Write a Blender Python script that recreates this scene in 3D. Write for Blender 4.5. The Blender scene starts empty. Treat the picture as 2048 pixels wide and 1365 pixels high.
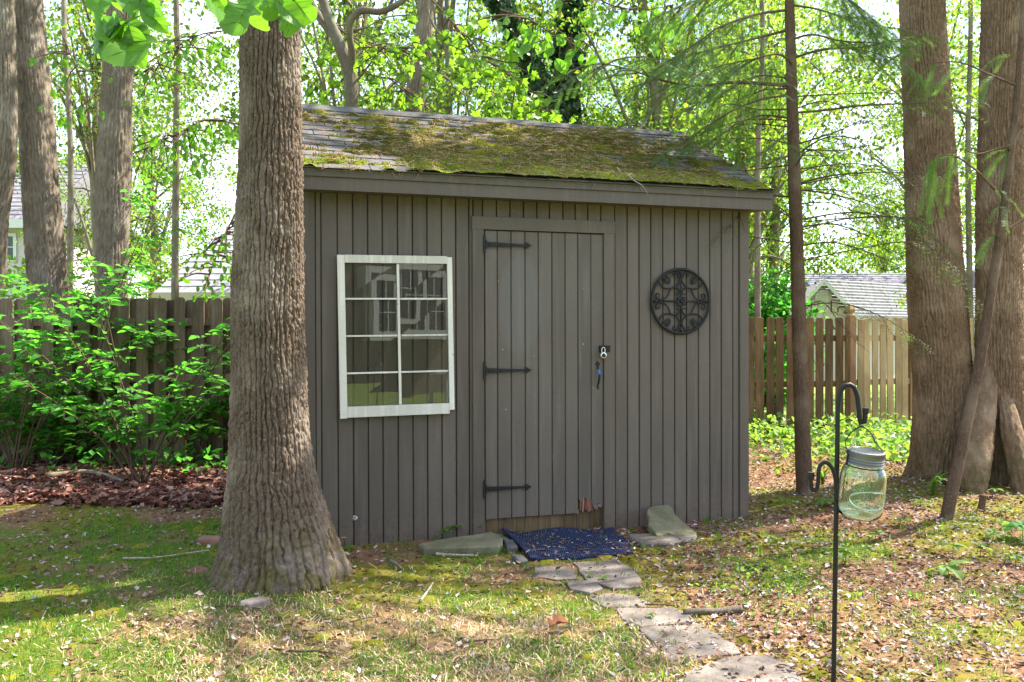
import bpy, math, random
import numpy as np
from mathutils import Matrix, Vector
random.seed(7)
rng = np.random.default_rng(11)
R = math.radians
SC = bpy.context.scene
COL = SC.collection

# ------------------------------------------------------------------ camera, sky, sun, exposure
CAM_H, F, PITCH, ROLL = 1.43, 1750.0, R(-0.45), R(-0.14)
cam = bpy.data.cameras.new("camera")
camo = bpy.data.objects.new("camera", cam); COL.objects.link(camo)
cam.sensor_width = 36.0; cam.lens = F / 2048 * 36.0
cam.clip_start = 0.05; cam.clip_end = 800
camo.location = (0, 0, CAM_H)
camo.rotation_euler = (Matrix.Rotation(math.pi / 2 + PITCH, 3, 'X') @ Matrix.Rotation(ROLL, 3, 'Z')).to_euler()
SC.camera = camo

SUN_AZ, SUN_EL = R(25), R(52)          # azimuth measured from +X towards +Y
world = bpy.data.worlds.new("World"); SC.world = world; world.use_nodes = True
nt = world.node_tree; nt.nodes.clear()
wo = nt.nodes.new("ShaderNodeOutputWorld"); bg = nt.nodes.new("ShaderNodeBackground")
sky = nt.nodes.new("ShaderNodeTexSky"); sky.sky_type = 'NISHITA'; sky.sun_disc = False
sky.sun_elevation = SUN_EL; sky.sun_rotation = math.pi / 2 - SUN_AZ
sky.air_density = 1.0; sky.dust_density = 1.6; sky.ozone_density = 1.0
tc = nt.nodes.new("ShaderNodeTexCoord"); nz = nt.nodes.new("ShaderNodeTexNoise")
nz.inputs['Scale'].default_value = 2.6; nz.inputs['Detail'].default_value = 7
rp = nt.nodes.new("ShaderNodeValToRGB")
rp.color_ramp.elements[0].position = 0.46; rp.color_ramp.elements[1].position = 0.62
mixc = nt.nodes.new("ShaderNodeMixRGB"); mixc.inputs[2].default_value = (4.6, 5.1, 6.1, 1)
nt.links.new(tc.outputs['Generated'], nz.inputs['Vector']); nt.links.new(nz.outputs['Fac'], rp.inputs['Fac'])
nt.links.new(rp.outputs['Color'], mixc.inputs[0]); nt.links.new(sky.outputs['Color'], mixc.inputs[1])
nt.links.new(mixc.outputs['Color'], bg.inputs['Color']); bg.inputs['Strength'].default_value = 0.130
nt.links.new(bg.outputs['Background'], wo.inputs['Surface'])

sl = bpy.data.lights.new("sun", 'SUN'); sl.energy = 5.0; sl.angle = R(0.53); sl.color = (1.0, 0.93, 0.82)
so = bpy.data.objects.new("sun", sl); COL.objects.link(so)
SUNV = Vector((math.cos(SUN_EL) * math.cos(SUN_AZ), math.cos(SUN_EL) * math.sin(SUN_AZ), math.sin(SUN_EL)))
so.rotation_euler = (-SUNV).to_track_quat('-Z', 'Y').to_euler(); so.location = (8, 8, 20)

SC.view_settings.view_transform = 'Standard'; SC.view_settings.look = 'None'
SC.view_settings.exposure = 1.84; SC.view_settings.gamma = 1.0; SC.view_settings.use_curve_mapping = False
SC.render.engine = 'CYCLES'
cy = SC.cycles
cy.use_denoising = True; cy.max_bounces = 9; cy.diffuse_bounces = 4; cy.glossy_bounces = 4
cy.transmission_bounces = 8; cy.transparent_max_bounces = 16; cy.caustics_reflective = False; cy.caustics_refractive = False
cy.sample_clamp_indirect = 6.0
SC.render.film_transparent = False

# ------------------------------------------------------------------ view geometry helpers (where things stand)
_M = np.array(camo.rotation_euler.to_matrix())
CAMP = np.array([0, 0, CAM_H])
def ray(px, py):
    return _M @ np.array([(px - 1024) / F, (682.5 - py) / F, -1.0])
def ground(px, py, z=0.0):
    d = ray(px, py); return CAMP + d * ((z - CAM_H) / d[2])
def at(px, py, Y):
    d = ray(px, py); return CAMP + d * (Y / d[1])
YAW = R(17.35); CU, SU = math.cos(YAW), math.sin(YAW)
O = np.array([64 / F * 6.31, 6.31, 0.0])            # foot of the shed wall under the door
UA, VA, ZA = np.array([CU, SU, 0]), np.array([-SU, CU, 0]), np.array([0, 0, 1.0])
def wall(px, py, v=0.0):
    d = ray(px, py); P0 = O + VA * v
    t = np.dot(P0 - CAMP, VA) / np.dot(d, VA); P = CAMP + d * t - O
    return float(P @ UA), float(P[2])
def project(P):
    q = _M.T @ (np.asarray(P) - CAMP); return 1024 + F * q[0] / -q[2], 682.5 - F * q[1] / -q[2]

# ------------------------------------------------------------------ noise
def _h(ix, iy, iz, s):
    n = (ix * 374761393 + iy * 668265263 + iz * 2147483647 + s * 1274126177) & 0xFFFFFFFF
    n = ((n ^ (n >> 13)) * 1274126177) & 0xFFFFFFFF
    n = ((n ^ (n >> 16)) * 2246822519) & 0xFFFFFFFF
    return ((n ^ (n >> 15)) & 0xFFFFFF) / float(0xFFFFFF)
def vnoise(x, y, z=0.0, s=0):
    x, y, z = np.broadcast_arrays(np.asarray(x, float), np.asarray(y, float), np.asarray(z, float))
    ix, iy, iz = np.floor(x).astype(np.int64), np.floor(y).astype(np.int64), np.floor(z).astype(np.int64)
    fx, fy, fz = x - ix, y - iy, z - iz
    fx, fy, fz = fx * fx * (3 - 2 * fx), fy * fy * (3 - 2 * fy), fz * fz * (3 - 2 * fz)
    r = 0
    for a in (0, 1):
        for b in (0, 1):
            for c in (0, 1):
                w = (fx if a else 1 - fx) * (fy if b else 1 - fy) * (fz if c else 1 - fz)
                r = r + w * _h(ix + a, iy + b, iz + c, s)
    return r
def fbm(x, y, z=0.0, s=0, o=4):
    r, a, t = 0, 0.5, 0
    for k in range(o):
        r = r + a * vnoise(np.asarray(x) * 2 ** k, np.asarray(y) * 2 ** k, np.asarray(z) * 2 ** k, s + k); t += a; a *= 0.5
    return r / t
def sstep(a, b, x):
    t = np.clip((np.asarray(x, float) - a) / (b - a), 0, 1); return t * t * (3 - 2 * t)

# ------------------------------------------------------------------ mesh building
class Geo:
    def __init__(self): self.V = []; self.T = []; self.Q = []; self.C = []; self.n = 0; self.has = False
    def add(self, V, F, col=None):
        V = np.asarray(V, float).reshape(-1, 3); F = np.asarray(F, np.int64)
        if F.size: (self.T if F.shape[1] == 3 else self.Q).append(F + self.n)
        self.V.append(V)
        if col is None: c = np.ones((len(V), 3))
        else:
            self.has = True; c = np.broadcast_to(np.asarray(col, float), (len(V), 3))
        self.C.append(c); b = self.n; self.n += len(V); return b
    def more(self, b, F):
        F = np.asarray(F, np.int64); (self.T if F.shape[1] == 3 else self.Q).append(F + b)
    def box(self, lo, hi, col=None):
        a, b = np.asarray(lo, float), np.asarray(hi, float)
        V = np.array([[(a, b)[i][0], (a, b)[j][1], (a, b)[k][2]] for i in (0, 1) for j in (0, 1) for k in (0, 1)])
        self.add(V, [[0, 1, 3, 2], [4, 6, 7, 5], [0, 4, 5, 1], [2, 3, 7, 6], [0, 2, 6, 4], [1, 5, 7, 3]], col)
    def obox(self, c, ax, ay, az, col=None):      # oriented box, half-axes
        c, ax, ay, az = [np.asarray(q, float) for q in (c, ax, ay, az)]
        V = np.array([c + i * ax + j * ay + k * az for i in (-1, 1) for j in (-1, 1) for k in (-1, 1)])
        self.add(V, [[0, 1, 3, 2], [4, 6, 7, 5], [0, 4, 5, 1], [2, 3, 7, 6], [0, 2, 6, 4], [1, 5, 7, 3]], col)
    def prism(self, poly, o, ax, ay, az, t, ch=0.0, col=None):   # polygon in plane (ax, ay), thickness t along az, chamfered top
        o, ax, ay, az = [np.asarray(q, float) for q in (o, ax, ay, az)]
        p = np.asarray(poly, float); n = len(p)
        area = np.sum(p[:, 0] * np.roll(p[:, 1], -1) - np.roll(p[:, 0], -1) * p[:, 1])
        if area < 0: p = p[::-1]
        m = p.mean(0)
        d = p - m; L = np.linalg.norm(d, axis=1, keepdims=True) + 1e-9
        pin = m + d * np.maximum(0, 1 - ch / L)
        rings = [(p, 0.0), (p, t - ch)] + ([(pin, t)] if ch > 0 else [])
        V = np.concatenate([o + q[:, :1] * ax + q[:, 1:] * ay + h * az for q, h in rings] +
                           [[o + m[0] * ax + m[1] * ay], [o + m[0] * ax + m[1] * ay + t * az]])
        k = len(rings); i = np.arange(n); j = (i + 1) % n
        Q = np.concatenate([np.stack([r * n + i, r * n + j, (r + 1) * n + j, (r + 1) * n + i], 1) for r in range(k - 1)])
        b = self.add(V, Q, col)
        T = np.concatenate([np.stack([j, i, np.full(n, k * n)], 1), np.stack([(k - 1) * n + i, (k - 1) * n + j, np.full(n, k * n + 1)], 1)])
        self.more(b, T)
    def tube(self, P, r, s=8, col=None, cap=True):
        P = np.asarray(P, float); n = len(P); r = np.broadcast_to(np.asarray(r, float), (n,))
        V, fr = tube_rings(P, r, s)
        i = np.arange(s); j = (i + 1) % s
        Q = np.concatenate([np.stack([k * s + i, k * s + j, (k + 1) * s + j, (k + 1) * s + i], 1) for k in range(n - 1)])
        V = np.concatenate([V.reshape(-1, 3), P[:1], P[-1:]])
        b = self.add(V, Q, col)
        if cap:
            self.more(b, np.concatenate([np.stack([j, i, np.full(s, n * s)], 1), np.stack([(n - 1) * s + i, (n - 1) * s + j, np.full(s, n * s + 1)], 1)]))
    def lathe(self, prof, c, s=32, col=None, M=None):
        prof = np.asarray(prof, float); n = len(prof); a = np.arange(s) * 2 * math.pi / s
        V = np.stack([prof[:, :1] * np.cos(a), prof[:, :1] * np.sin(a), np.repeat(prof[:, 1:], s, 1)], 2).reshape(-1, 3)
        if M is not None: V = V @ np.asarray(M).T
        i = np.arange(s); j = (i + 1) % s
        Q = np.concatenate([np.stack([k * s + i, k * s + j, (k + 1) * s + j, (k + 1) * s + i], 1) for k in range(n - 1)])
        self.add(V + np.asarray(c), Q, col)
    def mesh(self, name, smooth=False):
        V = np.concatenate(self.V) if self.V else np.zeros((0, 3))
        T = np.concatenate(self.T) if self.T else np.zeros((0, 3), np.int64)
        Q = np.concatenate(self.Q) if self.Q else np.zeros((0, 4), np.int64)
        me = bpy.data.meshes.new(name); me.vertices.add(len(V)); me.vertices.foreach_set('co', V.astype(np.float32).ravel())
        L = np.concatenate([T.ravel(), Q.ravel()]); me.loops.add(len(L)); me.loops.foreach_set('vertex_index', L.astype(np.int32))
        st = np.concatenate([np.arange(len(T)) * 3, len(T) * 3 + np.arange(len(Q)) * 4]).astype(np.int32)
        me.polygons.add(len(st)); me.polygons.foreach_set('loop_start', st)
        me.polygons.foreach_set('use_smooth', np.full(len(st), bool(smooth)))
        me.update(calc_edges=True)
        if self.has:
            ca = me.color_attributes.new('tint', 'FLOAT_COLOR', 'POINT')
            c = np.ones((len(V), 4), np.float32); c[:, :3] = np.concatenate(self.C); ca.data.foreach_set('color', c.ravel())
        return me
def tube_rings(P, r, s):
    n = len(P); T = np.gradient(P, axis=0); T /= np.linalg.norm(T, axis=1, keepdims=True) + 1e-12
    x = np.cross(T[0], [0.13, 1, 0.21]); x /= np.linalg.norm(x); X = []
    for k in range(n):
        x = x - T[k] * (x @ T[k]); x = x / (np.linalg.norm(x) + 1e-12); X.append(x)
    X = np.array(X); Y = np.cross(T, X); a = np.arange(s) * 2 * math.pi / s
    return P[:, None] + r[:, None, None] * (np.cos(a)[None, :, None] * X[:, None] + np.sin(a)[None, :, None] * Y[:, None]), (X, Y, T)
def spline(P, n):
    P = np.asarray(P, float)
    d = np.concatenate([[0], np.cumsum(np.linalg.norm(np.diff(P[:, :3], axis=0), axis=1))])
    t = np.linspace(0, d[-1], n); out = []
    for k in range(P.shape[1]):                       # monotone-ish cubic hermite
        m = np.gradient(P[:, k], d) if len(P) > 2 else np.full(len(P), (P[-1, k] - P[0, k]) / d[-1])
        i = np.clip(np.searchsorted(d, t, side='right') - 1, 0, len(P) - 2); h = d[i + 1] - d[i]; u = (t - d[i]) / h
        out.append((2*u**3-3*u**2+1)*P[i, k] + (u**3-2*u**2+u)*h*m[i] + (-2*u**3+3*u**2)*P[i+1, k] + (u**3-u**2)*h*m[i+1])
    return np.stack(out, 1)

WM = {}
def _link(o, parent=None, W=None):
    COL.objects.link(o)
    if parent is not None: o.parent = parent
    WM[o.name] = W if W is not None else (WM[parent.name] if parent is not None else np.eye(4))
    return o
def thing(name, label, cat, loc=(0, 0, 0), rz=0.0, group=None):
    o = bpy.data.objects.new(name, None); o.location = loc; o.rotation_euler = (0, 0, rz); o.empty_display_size = 0.1
    W = np.eye(4); W[:3, :3] = np.array(Matrix.Rotation(rz, 3, 'Z')); W[:3, 3] = loc
    _link(o, None, W); return tag(o, label, cat, group)
def tag(o, label=None, cat=None, group=None, kind=None):
    if label: o['label'] = label
    if cat: o['category'] = cat
    if group: o['group'] = group
    if kind: o['kind'] = kind
    return o
def obj(name, geo, mat, parent=None, smooth=False, local=False, base=None):
    """one mesh object; vertices are world points unless local (then in the parent's frame); base = its own origin for top-level meshes"""
    if parent is not None and not local:
        W = np.linalg.inv(WM[parent.name]); geo.V = [v @ W[:3, :3].T + W[:3, 3] for v in geo.V]
    if base is not None: geo.V = [v - np.asarray(base, float) for v in geo.V]
    me = geo.mesh(name, smooth); me.materials.append(mat)
    o = bpy.data.objects.new(name, me)
    if base is not None: o.location = tuple(base)
    return _link(o, parent)
def piece(name, me, parent, loc=(0, 0, 0), rot=(0, 0, 0), scale=(1, 1, 1)):
    o = bpy.data.objects.new(name, me); o.location = loc; o.rotation_euler = rot; o.scale = scale
    return _link(o, parent)
def copy_tree(o, parent=None):
    c = o.copy(); COL.objects.link(c); c.parent = parent
    for ch in list(o.children): copy_tree(ch, c)
    return c

# ------------------------------------------------------------------ materials
class Mat:
    def __init__(self, name, rough=0.8, spec=0.3, metal=0.0):
        self.m = bpy.data.materials.new(name); self.m.use_nodes = True; self.t = self.m.node_tree
        self.b = self.t.nodes['Principled BSDF']; self.out = self.t.nodes['Material Output']
        self.b.inputs['Roughness'].default_value = rough; self.b.inputs['Metallic'].default_value = metal
        self.b.inputs['Specular IOR Level'].default_value = spec
    def n(self, t, **kw):
        x = self.t.nodes.new(t)
        for k, v in kw.items():
            if k in x.inputs: x.inputs[k].default_value = v
            else: setattr(x, k, v)
        return x
    def l(self, a, b): self.t.links.new(a, b)
    def coord(self, scale=(1, 1, 1), kind='Object'):
        c = self.n('ShaderNodeTexCoord'); mp = self.n('ShaderNodeMapping'); mp.inputs['Scale'].default_value = scale
        self.l(c.outputs[kind], mp.inputs['Vector']); return mp.outputs['Vector']
    def noise(self, scale, vec=None, detail=5, rough=0.55, dist=0.0):
        x = self.n('ShaderNodeTexNoise'); x.inputs['Scale'].default_value = scale; x.inputs['Detail'].default_value = detail
        x.inputs['Roughness'].default_value = rough; x.inputs['Distortion'].default_value = dist
        if vec is not None: self.l(vec, x.inputs['Vector'])
        return x.outputs['Fac']
    def ramp(self, fac, stops):
        x = self.n('ShaderNodeValToRGB'); e = x.color_ramp.elements
        while len(e) < len(stops): e.new(0.5)
        for k, (p, c) in enumerate(stops): e[k].position = p; e[k].color = (*c, 1) if len(c) == 3 else c
        self.l(fac, x.inputs['Fac']); return x.outputs['Color']
    def mix(self, fac, a, b, mode='MIX'):
        x = self.n('ShaderNodeMixRGB', blend_type=mode)
        for s, v in ((0, fac), (1, a), (2, b)):
            if isinstance(v, (int, float)): x.inputs[s].default_value = v
            elif isinstance(v, tuple): x.inputs[s].default_value = (*v, 1)
            else: self.l(v, x.inputs[s])
        return x.outputs['Color']
    def color(self, c):
        if isinstance(c, tuple): self.b.inputs['Base Color'].default_value = (*c, 1)
        else: self.l(c, self.b.inputs['Base Color'])
        return self
    def attr(self):
        x = self.n('ShaderNodeAttribute', attribute_name='tint'); return x.outputs['Color']
    def rnd(self):
        return self.n('ShaderNodeObjectInfo').outputs['Random']
    def bump(self, h, strength=0.4, dist=0.01):
        x = self.n('ShaderNodeBump'); x.inputs['Strength'].default_value = strength; x.inputs['Distance'].default_value = dist
        self.l(h, x.inputs['Height']); self.l(x.outputs['Normal'], self.b.inputs['Normal']); return self

def painted_wood(name, c0, c1, wear=(0.5, 0.45, 0.4), wear_at=0.78, splash=True, patch=None):
    M = Mat(name, 0.55, 0.4)
    oi = M.n('ShaderNodeObjectInfo'); tcn = M.n('ShaderNodeTexCoord'); va = M.n('ShaderNodeVectorMath', operation='ADD')
    M.l(tcn.outputs['Object'], va.inputs[0]); M.l(oi.outputs['Location'], va.inputs[1])
    def sc(s):
        mp = M.n('ShaderNodeMapping'); mp.inputs['Scale'].default_value = s; M.l(va.outputs[0], mp.inputs['Vector']); return mp.outputs['Vector']
    big = M.noise(2.2, sc((1, 1, 0.6)), 4); fine = M.noise(1.0, sc((22, 22, 240)), 3); grain = M.noise(1.0, sc((120, 120, 6)), 3)
    c = M.mix(M.ramp(big, [(0.3, (0, 0, 0)), (0.7, (1, 1, 1))]), c0, c1)
    c = M.mix(M.ramp(fine, [(0.3, (0, 0, 0)), (0.75, (0.5, 0.5, 0.5))]), c, tuple(k * 0.72 for k in c0))
    rn = M.n('ShaderNodeMapRange'); rn.inputs['To Min'].default_value = 0.84; rn.inputs['To Max'].default_value = 1.13; M.l(oi.outputs['Random'], rn.inputs['Value'])
    c = M.mix(1.0, c, rn.outputs[0], 'MULTIPLY')
    if patch:
        sub = M.n('ShaderNodeVectorMath', operation='SUBTRACT'); sub.inputs[1].default_value = (patch[0], 0, patch[1]); M.l(va.outputs[0], sub.inputs[0])
        mul = M.n('ShaderNodeVectorMath', operation='MULTIPLY'); mul.inputs[1].default_value = (1 / patch[2], 0, 1 / patch[3]); M.l(sub.outputs[0], mul.inputs[0])
        ln = M.n('ShaderNodeVectorMath', operation='LENGTH'); M.l(mul.outputs[0], ln.inputs[0])
        c = M.mix(M.ramp(ln.outputs['Value'], [(0.80, (0.55, 0.55, 0.55)), (1.0, (0, 0, 0))]), c, (0.135, 0.128, 0.118))
    strk = M.noise(1.0, sc((26, 26, 1.3)), 4, 0.6)
    c = M.mix(M.ramp(strk, [(0.5, (0, 0, 0)), (0.78, (0.5, 0.5, 0.5))]), c, tuple(k * 1.45 for k in c1))
    sz = M.n('ShaderNodeSeparateXYZ'); M.l(tcn.outputs['Object'], sz.inputs[0]); md = M.n('ShaderNodeMapRange'); md.inputs['From Min'].default_value = 0.30; md.inputs['From Max'].default_value = 0.0; M.l(sz.outputs['Z'], md.inputs['Value'])
    spl = M.mix(1.0, md.outputs[0], M.ramp(M.noise(30, sc((1, 1, 1)), 5, 0.7), [(0.40, (0, 0, 0)), (0.62, (0.8, 0.8, 0.8))]), 'MULTIPLY')
    if splash: c = M.mix(spl, c, (0.17, 0.115, 0.075))
    chip = M.ramp(M.noise(34, sc((1, 1, 0.7)), 2), [(wear_at, (0, 0, 0)), (wear_at + 0.015, (1, 1, 1))])
    c = M.mix(chip, c, wear)
    M.color(c)
    h = M.mix(0.5, fine, grain); M.bump(h, 0.45, 0.004); return M.m
def wood(name, c0, c1, c2, rough=0.85):
    M = Mat(name, rough, 0.2)
    oi = M.n('ShaderNodeObjectInfo'); tcn = M.n('ShaderNodeTexCoord'); va = M.n('ShaderNodeVectorMath', operation='ADD')
    M.l(tcn.outputs['Object'], va.inputs[0]); M.l(oi.outputs['Location'], va.inputs[1])
    def sc(s):
        mp = M.n('ShaderNodeMapping'); mp.inputs['Scale'].default_value = s; M.l(va.outputs[0], mp.inputs['Vector']); return mp.outputs['Vector']
    g = M.noise(1.0, sc((70, 70, 3)), 5, 0.6, 1.2); b = M.noise(3.0, sc((1, 1, 0.5)), 4)
    c = M.ramp(g, [(0.3, c0), (0.55, c1), (0.75, c2)])
    c = M.mix(M.ramp(b, [(0.42, (0, 0, 0)), (0.62, (0.6, 0.6, 0.6))]), c, tuple(k * 0.6 for k in c0))
    rn = M.n('ShaderNodeMapRange'); rn.inputs['To Min'].default_value = 0.75; rn.inputs['To Max'].default_value = 1.2; M.l(oi.outputs['Random'], rn.inputs['Value'])
    M.color(M.mix(1.0, c, rn.outputs[0], 'MULTIPLY')); M.bump(g, 0.5, 0.004); return M.m
def bark(name, c0, c1, lich, scale=1.0, moss=(0.07, 0.075, 0.02), moss_z=0.0):
    M = Mat(name, 0.9, 0.15)
    v = M.coord((1, 1, 1)); st = M.coord((60 * scale, 60 * scale, 14 * scale)); big = M.noise(3.0, v, 4)
    fine = M.noise(1.0, st, 6, 0.65, 0.6); spk = M.noise(95, v, 3, 0.7)
    c = M.mix(M.ramp(fine, [(0.35, (0, 0, 0)), (0.7, (1, 1, 1))]), c0, c1)
    c = M.mix(M.ramp(spk, [(0.56, (0, 0, 0)), (0.70, (0.8, 0.8, 0.8))]), c, lich)
    c = M.mix(M.ramp(big, [(0.48, (0, 0, 0)), (0.66, (0.6, 0.6, 0.6))]), c, lich)
    if moss_z > 0:
        sx = M.n('ShaderNodeSeparateXYZ'); M.l(v, sx.inputs[0]); mr = M.n('ShaderNodeMapRange')
        mr.inputs['From Min'].default_value = moss_z; mr.inputs['From Max'].default_value = 0.0; M.l(sx.outputs['Z'], mr.inputs['Value'])
        mm = M.mix(1.0, mr.outputs[0], M.ramp(M.noise(11, v, 5), [(0.42, (0, 0, 0)), (0.6, (1, 1, 1))]), 'MULTIPLY')
        c = M.mix(mm, c, moss)
    M.color(c); M.bump(M.mix(0.45, fine, spk), 0.55, 0.012 / scale); return M.m
def leafmat(name, c0, c1, trans, tw=0.45, rough=0.5, spec=0.35):
    M = Mat(name, rough, spec)
    a = M.attr(); v = M.coord((1, 1, 1)); n = M.noise(0.6, v, 2)
    base = M.mix(n, c0, c1); base = M.mix(1.0, base, a, 'MULTIPLY'); M.color(base)
    tr = M.n('ShaderNodeBsdfTranslucent'); M.l(M.mix(1.0, trans, a, 'MULTIPLY'), tr.inputs['Color'])
    mx = M.n('ShaderNodeMixShader'); mx.inputs[0].default_value = tw
    M.l(M.b.outputs[0], mx.inputs[1]); M.l(tr.outputs[0], mx.inputs[2]); M.l(mx.outputs[0], M.out.inputs['Surface']); return M.m
def tinted(name, c, rough=0.85, spec=0.15, bump=None):
    M = Mat(name, rough, spec); v = M.coord(); n = M.noise(60, v, 3)
    M.color(M.mix(1.0, M.mix(n, c, tuple(k * 0.65 for k in c)), M.attr(), 'MULTIPLY'))
    return M.m
def plain(name, c, rough=0.6, spec=0.3, metal=0.0, var=0.35, sc=40.0, bump=0.2):
    M = Mat(name, rough, spec, metal); v = M.coord(); n = M.noise(sc, v, 5)
    M.color(M.mix(n, c, tuple(k * (1 - var) for k in c))); M.bump(n, bump, 0.003); return M.m
def stone(name, c0, c1, c2, sc=9.0, layered=0.0):
    M = Mat(name, 0.85, 0.25); v = M.coord(); n = M.noise(sc, v, 8, 0.62); f = M.noise(sc * 14, v, 4, 0.7)
    c = M.ramp(n, [(0.32, c0), (0.52, c1), (0.72, c2)]); c = M.mix(M.ramp(f, [(0.45, (0, 0, 0)), (0.8, (0.55, 0.55, 0.55))]), c, c2)
    rn = M.n('ShaderNodeMapRange'); rn.inputs['To Min'].default_value = 0.8; rn.inputs['To Max'].default_value = 1.15; M.l(M.rnd(), rn.inputs['Value'])
    M.color(M.mix(1.0, c, rn.outputs[0], 'MULTIPLY')); M.bump(M.mix(0.5, n, f), 0.5, 0.008); return M.m

PAINT = painted_wood('brown_paint', (0.100, 0.083, 0.065), (0.124, 0.104, 0.083), (0.34, 0.30, 0.26), 0.775)
DOORPAINT = painted_wood('door_paint', (0.104, 0.087, 0.069), (0.132, 0.112, 0.091), (0.42, 0.38, 0.34), 0.76, True, (0.231 + wall(1040, 610)[0] * .955, wall(1040, 610)[1], 0.17, 0.40))
TRIM = painted_wood('trim_paint', (0.096, 0.078, 0.059), (0.114, 0.094, 0.073), (0.26, 0.22, 0.18), 0.82)
GREENPAINT = plain('green_paint', (0.22, 0.36, 0.22), 0.7)
CREAM = painted_wood('cream_paint', (0.60, 0.585, 0.50), (0.70, 0.685, 0.61), (0.24, 0.20, 0.16), 0.70, False)
IRON = plain('black_iron', (0.010, 0.010, 0.011), 0.55, 0.35, 0.0, 0.4, 60, 0.3)
CHROME = plain('chrome', (0.75, 0.75, 0.76), 0.18, 0.5, 1.0, 0.1)
DIAL = plain('dial_black', (0.015, 0.015, 0.018), 0.35, 0.5)
BLUETAPE = plain('blue_tape', (0.05, 0.20, 0.52), 0.5)
RAWWOOD = wood('weathered_ply', (0.09, 0.06, 0.03), (0.17, 0.115, 0.055), (0.25, 0.175, 0.09))
SPLINTER = wood('splintered_wood', (0.16, 0.065, 0.04), (0.28, 0.12, 0.075), (0.55, 0.40, 0.32))
FENCE_OLD = wood('old_fence_wood', (0.115, 0.078, 0.050), (0.21, 0.150, 0.100), (0.32, 0.25, 0.18))
FENCE_BROWN = wood('brown_fence_wood', (0.105, 0.058, 0.026), (0.205, 0.122, 0.056), (0.30, 0.19, 0.095))
FENCE_TAN = wood('tan_fence_wood', (0.36, 0.24, 0.115), (0.50, 0.355, 0.18), (0.58, 0.44, 0.25))
POSTWOOD = wood('orange_post_wood', (0.30, 0.15, 0.075), (0.44, 0.25, 0.13), (0.50, 0.31, 0.17))
BARK_A = bark('furrowed_bark', (0.088, 0.063, 0.043), (0.150, 0.112, 0.080), (0.30, 0.245, 0.195), 1.0, (0.10, 0.085, 0.025), 0.42)
BARK_B = bark('grey_bark', (0.125, 0.097, 0.070), (0.22, 0.175, 0.130), (0.33, 0.28, 0.22), 0.8)
BARK_C = bark('tan_bark', (0.135, 0.086, 0.050), (0.245, 0.165, 0.100), (0.38, 0.28, 0.19), 0.9, (0.09, 0.085, 0.03), 0.5)
BARK_D = bark('brown_smooth_bark', (0.075, 0.046, 0.029), (0.140, 0.092, 0.060), (0.24, 0.18, 0.125), 1.4)
BARK_E = bark('mossy_limb_bark', (0.085, 0.068, 0.048), (0.16, 0.13, 0.10), (0.22, 0.21, 0.15), 1.2)
TWIG = plain('twig_bark', (0.13, 0.085, 0.06), 0.9, 0.1)
LEAF = leafmat('spring_leaf', (0.060, 0.140, 0.012), (0.085, 0.150, 0.012), (0.30, 0.58, 0.025), 0.46)
LEAF_FAR = leafmat('far_leaf', (0.065, 0.125, 0.014), (0.095, 0.130, 0.016), (0.32, 0.52, 0.04), 0.45)
LEAF_BUSH = leafmat('bush_leaf', (0.035, 0.135, 0.022), (0.052, 0.155, 0.022), (0.16, 0.60, 0.05), 0.46, 0.50, 0.25)
LEAF_IVY = leafmat('ivy_leaf', (0.022, 0.060, 0.026), (0.03, 0.07, 0.025), (0.05, 0.15, 0.03), 0.2, 0.4, 0.5)
LEAF_BIG = leafmat('broad_leaf', (0.065, 0.18, 0.016), (0.085, 0.19, 0.02), (0.22, 0.52, 0.025), 0.42, 0.45, 0.4)
NEEDLE = leafmat('conifer_needle', (0.040, 0.085, 0.022), (0.055, 0.105, 0.025), (0.20, 0.40, 0.06), 0.4)
GRASS = leafmat('grass_blade', (0.060, 0.145, 0.012), (0.090, 0.165, 0.016), (0.20, 0.46, 0.025), 0.42)
COVER = leafmat('cover_leaf', (0.07, 0.15, 0.022), (0.10, 0.18, 0.03), (0.30, 0.52, 0.05), 0.45)
LITTER = tinted('dead_leaf', (0.62, 0.62, 0.62), 0.75, 0.2)
STRAW = tinted('straw', (0.8, 0.8, 0.8), 0.8, 0.15)
MOSSM = tinted('moss', (1.0, 1.0, 1.0), 0.95, 0.05)
SLAB = stone('green_grey_slab', (0.095, 0.090, 0.045), (0.155, 0.145, 0.080), (0.225, 0.205, 0.130), 7)
FLAG = stone('flagstone', (0.070, 0.056, 0.043), (0.155, 0.128, 0.105), (0.27, 0.23, 0.195), 7)
DARKSTONE = stone('dark_stone', (0.06, 0.06, 0.055), (0.11, 0.105, 0.09), (0.17, 0.16, 0.14), 8)
BRICK = stone('old_brick', (0.16, 0.075, 0.05), (0.24, 0.12, 0.085), (0.30, 0.17, 0.13), 14)
PALEWOOD = wood('pale_cut_wood', (0.30, 0.22, 0.17), (0.42, 0.34, 0.28), (0.55, 0.47, 0.42))

def shingle_mat(name, c0, c1, c2):
    M = Mat(name, 0.95, 0.1); oi = M.n('ShaderNodeObjectInfo'); v = M.coord(); va = M.n('ShaderNodeVectorMath', operation='ADD')
    M.l(v, va.inputs[0]); M.l(oi.outputs['Location'], va.inputs[1])
    g = M.noise(210, va.outputs[0], 3, 0.8); b = M.noise(7, va.outputs[0], 4)
    c = M.ramp(g, [(0.3, c0), (0.5, c1), (0.72, c2)])
    c = M.mix(M.ramp(b, [(0.45, (0, 0, 0)), (0.7, (0.7, 0.7, 0.7))]), c, (0.085, 0.085, 0.055))
    rn = M.n('ShaderNodeMapRange'); rn.inputs['To Min'].default_value = 0.72; rn.inputs['To Max'].default_value = 1.2; M.l(oi.outputs['Random'], rn.inputs['Value'])
    M.color(M.mix(1.0, c, rn.outputs[0], 'MULTIPLY')); M.bump(g, 0.7, 0.004); return M.m
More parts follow.
